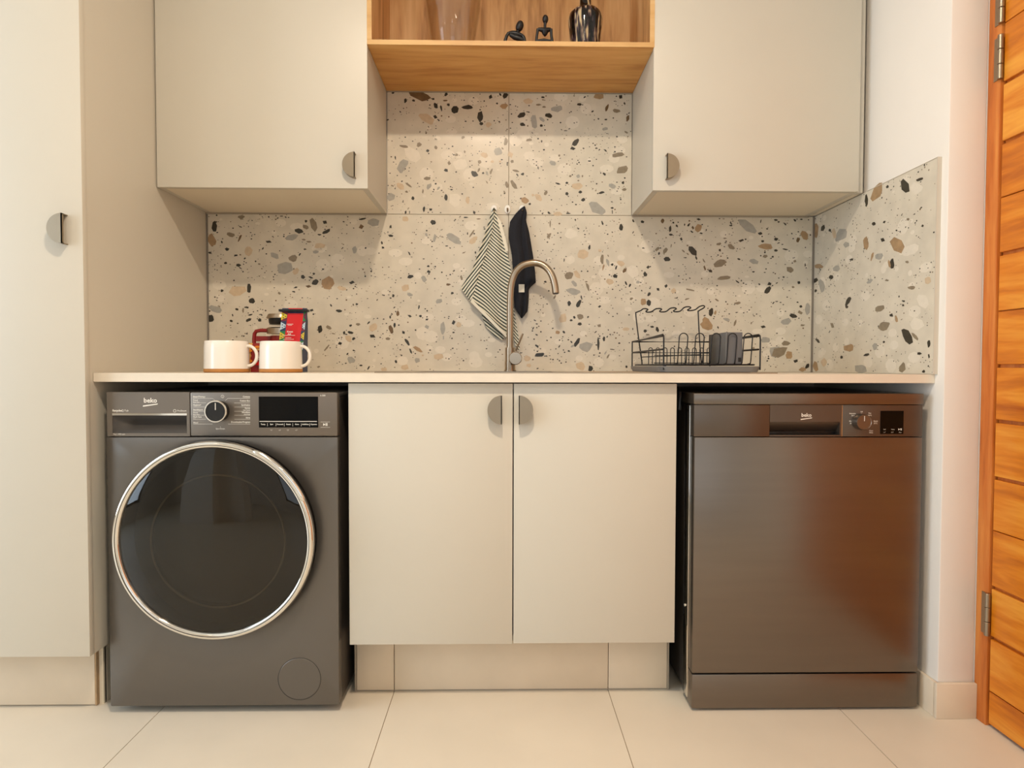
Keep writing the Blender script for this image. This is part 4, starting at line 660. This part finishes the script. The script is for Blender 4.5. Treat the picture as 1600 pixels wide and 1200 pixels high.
mug(439.0, -.45, .0595, .0560, 'white mug in front of the red coffee bag')

# foil coffee bag with a clipped top
bgY = -.33
bg_ = thing('coffee_bag', 'red foil coffee bag with bright triangle borders and clipped top', 'coffee bag', (.42, -.31, ZC))
def Q(px, py, Y=bgY): return at(px, py, Y=Y)
fb = [(432, 579), (469.5, 579), (476, 480.5), (437, 480.5)]
BL, BR, TR, TL = [Q(*c) for c in fb]; BL.z = BR.z = ZC
dep = .062
def bagpt(u, w, off=.0):            # front face of the bag: u across, w up
    a = BL.lerp(BR, u); b = TL.lerp(TR, u); p = a.lerp(b, w); bulge = .006*math.sin(PI*u)*math.sin(PI*min(1, w*1.05))
    return Vector((p.x, bgY+.022*w-bulge-off, p.z))
mb = MB(); NU, NW = 8, 10; vs = []; fs = []
for j in range(NW+1):
    for i in range(NU+1): vs.append(bagpt(i/NU, j/NW))
nf = len(vs)
for j in range(NW+1):
    w = j/NW
    for i in range(NU+1):
        p = bagpt(i/NU, w); yb = bgY+dep*(1-w)+.026*w; vs.append(Vector((p.x+(.002 if w < .9 else 0), yb, p.z)))
for s in (0, nf):
    for j in range(NW):
        for i in range(NU): a = s+j*(NU+1)+i; fs.append((a, a+1, a+NU+2, a+NU+1))
rim = [i for i in range(NU+1)]+[(j+1)*(NU+1)-1 for j in range(1, NW+1)]+[NW*(NU+1)+i for i in range(NU-1, -1, -1)]+[j*(NU+1) for j in range(NW-1, 0, -1)]
for k in range(len(rim)): a, b = rim[k], rim[(k+1) % len(rim)]; fs.append((a, b, b+nf, a+nf))
mb.add(vs, fs); mb.build('foil_body', 'blue', bg_, smooth=50)
pn = MB()
def band(u0, u1, w0, w1, m, off=.0006, nu=4, nw=8, u0t=None, u1t=None):
    u0t = u0 if u0t is None else u0t; u1t = u1 if u1t is None else u1t
    v = []; f = []
    for j in range(nw+1):
        t = j/nw; a = u0+(u0t-u0)*t; b = u1+(u1t-u1)*t
        for i in range(nu+1): v.append(bagpt(a+(b-a)*i/nu, w0+(w1-w0)*t, off))
    for j in range(nw):
        for i in range(nu): q = j*(nu+1)+i; f.append((q, q+1, q+nu+2, q+nu+1))
    pn.add(v, f, m)
band(.20, .83, .02, .92, 0, u0t=.25, u1t=.90); band(.26, .82, .96, 1.0, 0)
def tri(u, w, du, dw, m, flip=1, off=.0010):
    pn.add([bagpt(u, w-dw*flip, off), bagpt(u+du, w, off), bagpt(u, w+dw*flip, off)], [(0, 1, 2)], m)
cols = [1, 2, 4, 3, 5]
for side in (0, 1):
    for k in range(6):
        w = .02+(k+.5)*.155; e0 = .205+.05*w if side == 0 else .825+.07*w; a, b = (.0, e0) if side == 0 else (e0, 1.0); hw = .0775
        c = ((2, 3, 1, 2, 3, 2) if side == 0 else (3, 1, 3, 2, 3, 4))[k]
        pn.add([bagpt(a, w-hw, .0009), bagpt(b, w-hw, .0009), bagpt(b, w+hw, .0009), bagpt(a, w+hw, .0009)], [(0, 1, 2, 3)], (1, 5, 4)[(k+side) % 3])
        if side == 0: P_ = [(a, w-.06), (b-.02, w-.02), (b-.02, w+.02), (a, w+.065)]; T_ = [(.35, -.022), (.35, .022), (.72, .0)]
        else: P_ = [(b, w-.06), (a+.02, w-.02), (a+.02, w+.02), (b, w+.065)]; T_ = [(.65, -.022), (.65, .022), (.28, .0)]
        pn.add([bagpt(u, q, .0012) for u, q in P_], [(0, 1, 2, 3)], c)
        for (du, dz) in T_:
            m_ = a+(b-a)*du; r_ = (b-a)*.16
            pn.add([bagpt(m_-r_, w+dz-.010, .0015), bagpt(m_+r_, w+dz-.010, .0015), bagpt(m_, w+dz+.011, .0015)], [(0, 1, 2)], 5)
pn.build('bag_print', ['red', 'green', 'yellow', 'sky', 'maroon', 'blue', 'biscuit'], bg_, smooth=0, recalc=False)
tx_ = MB()
for s, px, py, h, bo in (('Kenya', 454, 518.5, .0052, .05), ('AA', 453, 522.5, .0054, .05)):
    p = Q(px, py); words(tx_, [(s, p.x, p.z-.002, h, 'CENTER')], bgY-.0055, 0, bo)
for (pa, pb, y) in ((449, 459, 506.6), (450.5, 457, 508.3), (443, 462, 524.2), (447, 456, 528), (443, 460, 530.3)):
    a, b = Q(pa, y), Q(pb, y); bar(tx_, a.x, a.z, b.x, b.z, .0012, bgY-.0055)
tx_.build('lettering', 'print', bg_, smooth=0, kind='stuff', recalc=False)
a, b = at(436, 485, Y=bgY+.015), at(481, 485, Y=bgY+.015)
MB().box(a.x, b.x, bgY+.010, bgY+.034, a.z-.0038, a.z+.0038).build('tie_clip', 'black', bg_, bevel=.001)

# small printed packet between the mugs
pk = thing('snack_packet', 'small red and yellow printed packet between the white mugs', 'packet', (.285, -.36, ZC))
a, b = at(380, 578, Y=-.36), at(413, 536, Y=-.36); zt_ = b.z
body = MB(); n = 8; vs = []
for w, dd in ((0, .018), (.12, .02), (.85, .016), (.97, .002), (1, .0015)):
    z = ZC+(zt_-ZC)*w
    vs += [(a.x, -.36-dd*.3, z), ((a.x+b.x)/2-.002, -.36-dd, z), (b.x, -.36-dd*.4, z), (b.x, -.36+dd*.4, z), ((a.x+b.x)/2, -.36+dd, z), (a.x, -.36+dd*.3, z)]
fs = [tuple(range(6))[::-1], tuple(24+i for i in range(6))]
for k in range(4): fs += [(k*6+i, k*6+(i+1) % 6, (k+1)*6+(i+1) % 6, (k+1)*6+i) for i in range(6)]
body.add(vs, fs, 0)
for f_ in range(len(body.f)):
    if f_ > 1 and (f_-2) % 6 in (1, 2): body.m[f_] = 1
body.build('packet_body', ['biscuit', 'darkred'], pk, smooth=30)
pp = MB(); rr = random.Random(4)
def pkpt(px, py): q = at(px, py, Y=-.381); return (q.x, -.381, q.z)
for (px, py, w, h, m_) in ((402, 542, 9, 4, 3), (403, 546, 8, 3, 2), (390, 548, 9, 4, 3), (390, 564, 9, 5, 3), (389, 556, 8, 7, 2), (403, 568, 9, 6, 0), (390, 572, 10, 4, 2)):
    k = 8; pp.add([pkpt(px+w/2*math.cos(6.283*i/k), py+h/2*math.sin(6.283*i/k)) for i in range(k)], [tuple(range(k))], m_)
for k in range(14):
    px, py = 400+rr.random()*7, 549+k*1.25; pp.add([pkpt(px-1.6, py-.5), pkpt(px+1.4, py-.7), pkpt(px+1.5, py+.3), pkpt(px-1.5, py+.3)], [(0, 1, 2, 3)], 1)
pp.build('packet_print', ['red', 'print', 'biscuit', 'orange'], pk, smooth=0, kind='stuff', recalc=False)

# glass coffee plunger behind the bag
cf = thing('coffee_plunger', 'glass coffee plunger with red handle behind the mugs', 'coffee maker', (.37, -.2, ZC)); Yc = -.19
c = at(439.5, 530, Y=Yc); cx = c.x
def zz(py): return at(430, py, Y=Yc).z
MB().lathe([(0, .004), (.030, .004), (.030, zz(521.5)-ZC), (.0285, zz(521.5)-ZC), (.0285, .006), (0, .006)], (cx, Yc, ZC), seg=40).build('glass_beaker', 'clear', cf, smooth=40)
MB().lathe([(.0306, zz(522)), (.0445, zz(522)), (.0450, zz(513.5)), (.040, zz(512)), (0, zz(512))], (cx, Yc, 0), seg=40).build('lid', 'steel', cf, smooth=40)
MB().tube([(cx, Yc, zz(513)), (cx, Yc, zz(506))], .002, 8).build('plunger_rod', 'chrome', cf)
MB().lathe([(0, zz(507.5)), (.034, zz(507.5)), (.038, zz(505)), (.039, zz(499)), (0, zz(499))], (cx, Yc, 0), seg=32).build('plunger_knob', 'black', cf, smooth=40)
MB().lathe([(0, zz(498.8)), (.046, zz(498.2)), (.046, zz(497)), (.040, zz(491.5)), (0, zz(491))], (cx, Yc, 0), seg=32).build('knob_cap', 'steel', cf, smooth=40)
hp = [at(419, 516.5, Y=Yc-.01), at(407, 516.3, Y=Yc-.01), at(400.5, 517.5, Y=Yc-.01), at(397.8, 521.5, Y=Yc-.01), at(397, 530, Y=Yc-.01), at(397.5, 560, Y=Yc-.01), at(400, 570, Y=Yc-.01), at(418, 572, Y=Yc-.01)]
hp.insert(0, Vector((cx-.02, Yc-.01, hp[0].z)))
MB().tube(hp, .0062, 12).build('handle', 'darkred', cf, smooth=60)
MB().lathe([(.0308, zz(533)), (.034, zz(533)), (.034, zz(525)), (.0308, zz(525))], (cx, Yc, 0), seg=32, close=True).box(at(399, 530, Y=Yc).x, cx-.028, Yc-.012, Yc-.004, zz(533.5), zz(525.5)).build('handle_frame', 'darkred', cf, smooth=40)
MB().lathe([(0, 0), (.034, 0), (.034, .008), (.0308, .012), (.0308, .003), (0, .003)], (cx, Yc, ZC), seg=32).build('base_ring', 'darkred', cf, smooth=40)

# ================================================================== DISH RACK
RX0, RX1, RYF, RYB = 1.5135, 1.7875, -.50, -.08; ZR = HC+.0040
rk = thing('dish_rack', 'black wire dish rack on a grey tray at the right of the sink', 'dish rack', (1.65, -.29, ZR))
def rrect(x0, x1, y0, y1, r, n=6):
    P = []
    for (cx, cy, a0) in ((x1-r, y1-r, 0), (x0+r, y1-r, 90), (x0+r, y0+r, 180), (x1-r, y0+r, 270)):
        for k in range(n+1): a = math.radians(a0+90*k/n); P.append((cx+r*math.cos(a), cy+r*math.sin(a)))
    return P
tr = MB(); o_ = rrect(RX0-.012, RX1+.008, RYF-.014, RYB+.005, .035); i_ = rrect(RX0-.004, RX1, RYF-.006, RYB-.003, .030); n = len(o_); z0, z1 = ZR, ZR+.0165
vs = [(x, y, z0) for x, y in i_]+[(x, y, z1) for x, y in o_]+[(x, y, z1) for x, y in i_]+[(x, y, z0+.004) for x, y in i_]; fs = [tuple(range(n))[::-1], tuple(3*n+k for k in range(n))]
for k in range(n):
    q = (k+1) % n
    for a, b in ((0, 1), (1, 2), (2, 3)): fs.append((a*n+k, a*n+q, b*n+q, b*n+k))
tr.add(vs, fs); tr.build('drip_tray', 'tray', rk, smooth=35)
zt1, zt2, zlow = 1.006, .968, ZR+.021
fr = MB(); w = .0022
c_ = .012
def hoop(z, front=True):
    fr.tube([(RX0+.001, RYF+c_, z), (RX0, RYB, z), (RX1, RYB, z), (RX1, RYF+c_, z)], w, 8)
def endframe(x):
    fr.tube([(x, RYF+.30, zt1-.001), (x, RYF+c_, zt1+.004), (x, RYF+.003, zt1), (x, RYF, zt1-.010), (x, RYF, ZR+.006)], w*1.05, 8)
    fr.tube([(x, RYB, zt1), (x, RYB, ZR+.006)], w, 8)
w = .0027; hoop(zt1); hoop(zt2); w = .0022
endframe(RX0); endframe(RX1)
fr.tube([(p[0], p[1], zlow) for p in rrect(RX0+.006, RX1-.006, RYF+.01, RYB-.006, .02, 4)], w, 8, closed=True)
for y in (-.44, -.36, -.28, -.2, -.12): fr.tube([(RX0+.006, y, zlow), (RX1-.006, y, zlow)], w*.8, 6)
fr.tube([(RX0+.008, RYF+.012, zlow-.012), (RX0+.008, RYF+.012, zlow)], w, 6)
fr.build('wire_frame', 'wire', rk, smooth=60)
for px in (1061, 1086.5, 1112, 1137.5, 1162):                     # tall plate loops along the front
    a = at(px, 568, Y=-.495).x; wd = .0122
    pts = [(a-.008, -.470, zlow), (a-.004, -.492, zlow+.004), (a-.0035, -.494, zlow+.015)]+[(a+wd-wd*math.cos(math.radians(t)), -.495, 1.001+wd*math.sin(math.radians(t))) for t in range(0, 181, 20)]+[(a+2*wd-.0035, -.494, zlow+.015), (a+2*wd-.004, -.492, zlow+.004), (a+2*wd-.008, -.470, zlow)]
    MB().tube(pts, .0016, 8).build('plate_loop', 'wire', rk, smooth=60)
for k in range(9):                                                 # low loops further back
    a = at(1013.5+k*11.4, 560, Y=-.27).x; wd = .0060
    pts = [(a, -.27, zlow)]+[(a+wd-wd*math.cos(math.radians(t)), -.27, .973+wd*math.sin(math.radians(t))) for t in range(0, 181, 30)]+[(a+2*wd, -.27, zlow)]
    MB().tube(pts, .0014, 6).build('plate_loop', 'wire', rk, smooth=60)
fr = MB(); fr.tube([(RX0+.03, -.27, .9305), (RX1-.03, -.27, .9305)], .0016, 6); fr.tube([(RX0+.03, -.27, .955), (RX1-.03, -.27, .955)], .0012, 6); fr.build('loop_rail', 'wire', rk)
gy = -.10
wave = [(1003, 573), (1003, 566), (1002, 558), (998, 530), (993.5, 492), (995, 488), (1001, 485.5), (1005, 482.5), (1010, 482.5), (1012.5, 484), (1009, 486.5), (1012, 487.8), (1018, 487), (1024, 483), (1030, 482), (1034, 483.3), (1030.5, 486.3), (1034, 487.5), (1041, 486.6), (1047, 482), (1053, 481), (1057, 482.5), (1052, 485.8), (1056, 487.2), (1063, 486), (1069, 480.5), (1076, 479.3), (1079.5, 481), (1074, 484.5), (1078, 485.4), (1086, 484), (1092, 479.5), (1098, 477.5), (1101, 478.8), (1099, 481.5), (1091.5, 486), (1091, 490), (1093, 530), (1095, 556), (1096, 573)]
pts = [at(a, b, Y=gy) for a, b in wave]; pts[0].z = pts[-1].z = zlow
P2 = []
for i in range(len(pts)-1):
    p0, p1, p2, p3 = [pts[max(0, min(len(pts)-1, i+k))] for k in (-1, 0, 1, 2)]
    for t in (0, .34, .67): P2.append(.5*((2*p1)+(p2-p0)*t+(2*p0-5*p1+4*p2-p3)*t*t+(3*p1-p0-3*p2+p3)*t**3))
P2.append(pts[-1])
gr = MB().tube(P2, .0022, 8); a, b = at(1002, 558, Y=gy), at(1095, 554, Y=gy); gr.tube([a, b], .0016, 8); gr.build('glass_holder', 'wire', rk, smooth=60)

cu = thing('cutlery_holder', 'slate plastic cutlery cup inside the wire dish rack', 'cutlery holder', (1.713, -.42, zlow+.002))
q0, q1 = at(1134, 545, Y=-.489).x, at(1160, 545, Y=-.489).x; yb_ = -.345; zb_, zt_ = zlow+.0022, 1.0165
th_ = .002; cm = MB(); cm.box(q0, q1, -.489, -.489+th_, zb_, zt_).box(q0, q1, yb_-th_, yb_, zb_, zt_).box(q0, q0+th_, -.489+th_, yb_-th_, zb_, zt_).box(q1-th_, q1, -.489+th_, yb_-th_, zb_, zt_).box(q0+th_, q1-th_, -.489+th_, yb_-th_, zb_, zb_+th_)
cm.build('cup_body', 'cup', cu, bevel=.0008, segs=1)
MB().box(q0, q0+.0016, -.4915, -.4885, zb_, zt_).box(q1-.012, q1-.004, -.4905, -.4892, zb_+.006, zb_+.018, 1).build('corner_highlight_and_dot', ['tray', 'black'], cu)  # paler strip paints the highlight down the front corner; black dot near the base

# ================================================================== TOWELS AND HOOKS
for (px, lab, sz) in ((772, 'white adhesive hook holding the striped towel', 1), (793, 'empty white adhesive hook between the two towels', 1), (816, 'white adhesive hook holding the black towel', .85)):
    p = at(px, 327, Y=-.003); t = thing('wall_hook', lab, 'hook', (p.x, 0, p.z), 'white adhesive wall hooks')
    MB().lathe([(0, -.0005), (.0100, -.0005), (.0115, -.0025), (.0105, -.0045), (0, -.0055)], (p.x, 0, p.z), axis='y', seg=32, sx=1, sy=1.35).build('plate', 'hook', t, smooth=50)
    MB().tube([(p.x, -.004, p.z+.002), (p.x, -.010, p.z-.002), (p.x, -.0125, p.z-.008), (p.x, -.018, p.z-.0105), (p.x, -.021, p.z-.007)], [.0035, .0032, .003, .0028, .0026], 10).build('peg', 'nickel', t, smooth=60)

def interp(tab, y):
    if y <= tab[0][0]: return tab[0][1]
    for (a, b), (c, d) in zip(tab, tab[1:]):
        if y <= c: return b+(d-b)*(y-a)/(c-a)
    return tab[-1][1]
def cloth(name, mats, parent, rows, L, C, R, depth, stripe=None, ns=28, thick=.0022, back=-.006, edge=None):
    """hanging cloth as a grid: L, C, R give its left edge, ridge and right edge (pixel x by pixel row)"""
    vs = []; uv = []; fs = []; nr = len(rows)
    for sheet in (0, 1):
        for py in rows:
            l, c, r = interp(L, py), interp(C, py), interp(R, py)
            for i in range(ns+1):
                s = i/ns; px = l+(c-l)*s*2 if s <= .5 else c+(r-c)*(s-.5)*2
                d = depth(s, py, px); Y = back-d+(thick if sheet else 0); p = at(px, py, Y=back-.02)
                vs.append((p.x, Y, p.z))
                if stripe: uv.append(stripe(px, py, c))
    M_ = nr*(ns+1)
    for j in range(nr-1):
        for i in range(ns):
            a = j*(ns+1)+i; fs.append((a, a+1, a+ns+2, a+ns+1)); fs.append((M_+a, M_+a+ns+1, M_+a+ns+2, M_+a+1))
    B = [i for i in range(ns+1)]+[j*(ns+1)+ns for j in range(1, nr)]+[(nr-1)*(ns+1)+i for i in range(ns-1, -1, -1)]+[j*(ns+1) for j in range(nr-2, 0, -1)]
    for k in range(len(B)): a, b = B[k], B[(k+1) % len(B)]; fs.append((a, M_+a, M_+b, b))
    mb = MB().add(vs, fs); mb.uv = uv if stripe else None
    return mb.build(name, mats, parent, smooth=80, recalc=True)
st = thing('striped_tea_towel', 'cream and dark green striped tea towel hanging behind the tap', 'towel', (1.03, -.02, 1.48))
L = [(324, 770.5), (332, 767.5), (350, 762), (378, 753), (423, 737), (449, 719.5), (471, 734.5), (528, 790)]
C_ = [(324, 772), (337, 771.5), (363, 768), (390, 761), (423, 750), (457, 740.5), (471, 736), (528, 790.8)]
R = [(324, 774), (352, 782), (394, 792.5), (426, 799.5), (470, 798.5), (510, 797), (520, 796), (528, 791.5)]
PER = 5.05
def sfun(px, py, c):
    if py > 457: c = 740.5-(py-457)*.30
    k = 1.25 if px < c else .80-.10*min(1, max(0, (px-c-25)/30)); w = .9*math.sin((py-330)/21)+.7*math.sin(px/7)
    return -(py-abs(px-c)*k+w)/PER
def sdep(s, py, px):
    g = min(1, (py-322)/70)
    return .010+.010*g*math.exp(-((s-.5)/.13)**2)+.0035*g*math.sin(s*17+py*.02)+.003*g*math.sin(s*9-py*.03)
rows = [324+(528-324)*k/60 for k in range(61)]
mid = lambda A, B: [(y, (interp(A, y)+interp(B, y))/2) for y in (324, 350, 378, 423, 449, 471, 500, 528)]
cloth('towel_flap', 'stripe', st, [y for y in rows if y < 473], L, mid(L, C_), C_, lambda s, y, x: sdep(s/2, y, x), lambda px, py, c: -(py+1.3*px+.8*math.sin(py/17))/7.0, ns=14)
cloth('towel_cloth', 'stripe', st, rows, C_, mid(C_, R), R, lambda s, y, x: sdep(.5+s/2, y, x)-.0015, lambda px, py, c: -(py-.80*px+1.2*math.sin(px/7)+.8*math.sin(py/21))/5.5, ns=18)
hm = MB(); q = [at(735, 471.5, Y=-.031), at(791, 527.5, Y=-.031), at(791, 521.5, Y=-.031), at(737, 467, Y=-.031)]
hm.prism([(p.x, p.z) for p in q], -.0275, -.0315); hm.build('hem', 'cream', st, smooth=0)
L2 = [(470, 799), (520, 800), (548, 808)]; R2 = [(470, 800), (480, 803), (500, 806), (530, 811), (545, 812.5), (548, 810)]
cloth('towel_corner', 'stripe', st, [470+78*k/16 for k in range(17)], L2, [(470, 799.4), (548, 808.5)], R2, lambda s, y, x: .006+.002*math.sin(s*6), lambda px, py, c: -(py-px*1.15)/5.2, ns=8)
L3 = [(490, 752), (497, 754), (512, 760), (524, 772), (531, 783)]; R3 = [(490, 757), (500, 766), (515, 780), (528, 789), (531, 785)]
cloth('towel_corner', 'stripe', st, [490+41*k/12 for k in range(13)], L3, [(490, 754), (531, 784)], R3, lambda s, y, x: .004+.002*math.sin(s*5), lambda px, py, c: -(py-px*.8)/5.2, ns=8)
q = [(775, 334), (783, 346), (790, 372), (794, 392), (790, 392), (782, 362)]; hm = MB(); hm.prism([(at(a, b, Y=-.02).x, at(a, b, Y=-.02).z) for a, b in q], -.012, -.0145); hm.build('towel_reverse', 'cream', st, smooth=0)

bt = thing('black_tea_towel', 'black cotton tea towel with a white care tag', 'towel', (1.15, -.02, 1.48))
L = [(321, 818.5), (325, 813), (332, 806), (345, 797), (358, 795), (372, 795), (395, 799.5), (430, 802), (470, 803), (480, 804), (497, 814.5)]
R = [(321, 820.5), (330, 823.5), (343, 822), (362, 827), (400, 833.5), (425, 836.5), (441, 837.5), (447, 830), (452, 826.5), (470, 826), (486, 824.5), (497, 816)]
C_ = [(321, 819.5), (345, 815), (370, 814), (400, 818), (440, 819), (497, 815.2)]
def bdep(s, py, px):
    g = min(1, (py-319)/40); return .010+.009*g*math.exp(-((s-.3)/.16)**2)+.012*g*math.exp(-((s-.78)/.14)**2)-.004*g*math.exp(-((s-.55)/.05)**2)+.002*math.sin(py*.09+s*7)
cloth('towel_cloth', 'navy', bt, [321+(497-321)*k/50 for k in range(51)], L, C_, R, bdep)
a, b = at(810.5, 456.5, Y=-.03), at(819.5, 444, Y=-.03)
MB().box(a.x, b.x, -.0265, -.0255, a.z, b.z).build('care_tag', 'cream', bt, smooth=0, label='white care tag')

# ================================================================== ON THE OAK SHELF
ZS = 1.9144; YS = -.2
def spx(px, Y=YS): return at(px, 40, Y=Y).x
def szz(py, Y=YS): return at(800, py, Y=Y).z
gv = thing('glass_vase', 'clear glass vase at the left of the oak shelf', 'vase', (spx(708), YS, ZS))
x = spx(708); MB().lathe([(0, .001), (.058, .001), (.066, .03), (.076, .09), (.088, .17), (.093, .24), (.088, .30), (.070, .34), (.067, .34), (.085, .30), (.090, .24), (.085, .17), (.073, .09), (.062, .03), (.05, .012), (0, .012)], (x, YS, ZS), seg=56).build('vase_body', 'clear', gv, smooth=60)
MB().lathe([(.058, 0), (.064, .002), (.062, .010), (.0, .013), (0, 0)], (x, YS, ZS), seg=40).build('vase_base', 'bowl', gv, smooth=60)
dv = thing('dark_vase', 'dark glass vase with pale streaks at the right of the shelf', 'vase', (spx(914.5), YS, ZS))
x = spx(914.5); q = .00214
MB().lathe([(0, 0), (.043, 0), (.0455, .006), (.0478, .045), (.0510, .085), (.0545, .115), (.0555, .130), (.0515, .148), (.042, .158), (.026, .165), (.0195, .171), (.0185, .185), (.0185, .25), (.024, .262), (.020, .262), (.015, .25), (.015, .18), (0, .17)], (x, YS, ZS), seg=56).build('vase_body', 'streak', dv, smooth=60)

def figurine(label, build, px):
    t = thing('figurine', label, 'figurine', (spx(px), YS, ZS), 'black abstract figurines on the oak shelf'); mb = MB(); build(mb); mb.build('figure_body', 'figure', t, smooth=70)
P3 = lambda px, py, dy=0: Vector((spx(px), YS+dy, szz(py)))
def fig_a(mb):
    from mathutils import Euler
    mb.ball(P3(812, 41), .0125, .0135, .0178, rot=Euler((0, .30, 0)))
    mb.tube([P3(810.5, 46), P3(808, 51), P3(805, 56)], [.0052, .0050, .008], 12)
    mb.tube([P3(795, 51.5), P3(800, 51.5), P3(806, 52.5), P3(812, 54), P3(817, 56)], [.0045, .0068, .0085, .0068, .005], 12)        # shoulders
    mb.tube([P3(795, 51.5), P3(792, 56), P3(789.5, 63), P3(789, 76), P3(794, 84)], [.005, .0052, .0056, .005, .0045], 10)
    mb.tube([P3(817, 56), P3(819, 60), P3(820, 66), P3(819, 78), P3(812, 84)], [.005, .0056, .0056, .005, .0045], 10)
    mb.tube([P3(797, 54), P3(804, 58), P3(811, 60), P3(818, 63)], [.006, .0085, .009, .006], 10)
    mb.ball((spx(804), YS, ZS+.016), .036, .024, .016); mb.tube([P3(795, 84), P3(805, 82, -.01), P3(814, 84)], .009, 10)
def fig_b(mb):
    mb.ball(P3(852, 29.5), .0098, .011, .0135)
    mb.tube([P3(852, 34), P3(851.5, 40), P3(851.5, 46)], [.0052, .0042, .0060], 12)
    mb.tube([P3(840.5, 45), P3(846, 46), P3(851.5, 48), P3(857, 46), P3(861, 45)], [.0045, .0070, .0095, .0070, .0045], 12)
    mb.tube([P3(851.5, 48), P3(851.5, 53), P3(851.5, 56)], [.0125, .008, .003], 10)
    mb.tube([P3(840.5, 45), P3(839, 54), P3(838, 64), P3(838, 82)], [.0050, .0044, .0046, .005], 10)
    mb.tube([P3(861, 45), P3(861.5, 54), P3(863, 64), P3(863.5, 82)], [.0050, .0044, .0046, .005], 10)
    mb.tube([P3(838, 63.5), P3(850, 62.5), P3(863, 64)], [.004, .0055, .004], 10)
    mb.ball((spx(851), YS, ZS+.016), .034, .022, .016); mb.tube([P3(840, 82), P3(851, 74, -.008), P3(862, 82)], .009, 10)
figurine('black abstract figurine resting its tilted head', fig_a, 804)
figurine('black abstract figurine sitting upright beside the dark vase', fig_b, 851)
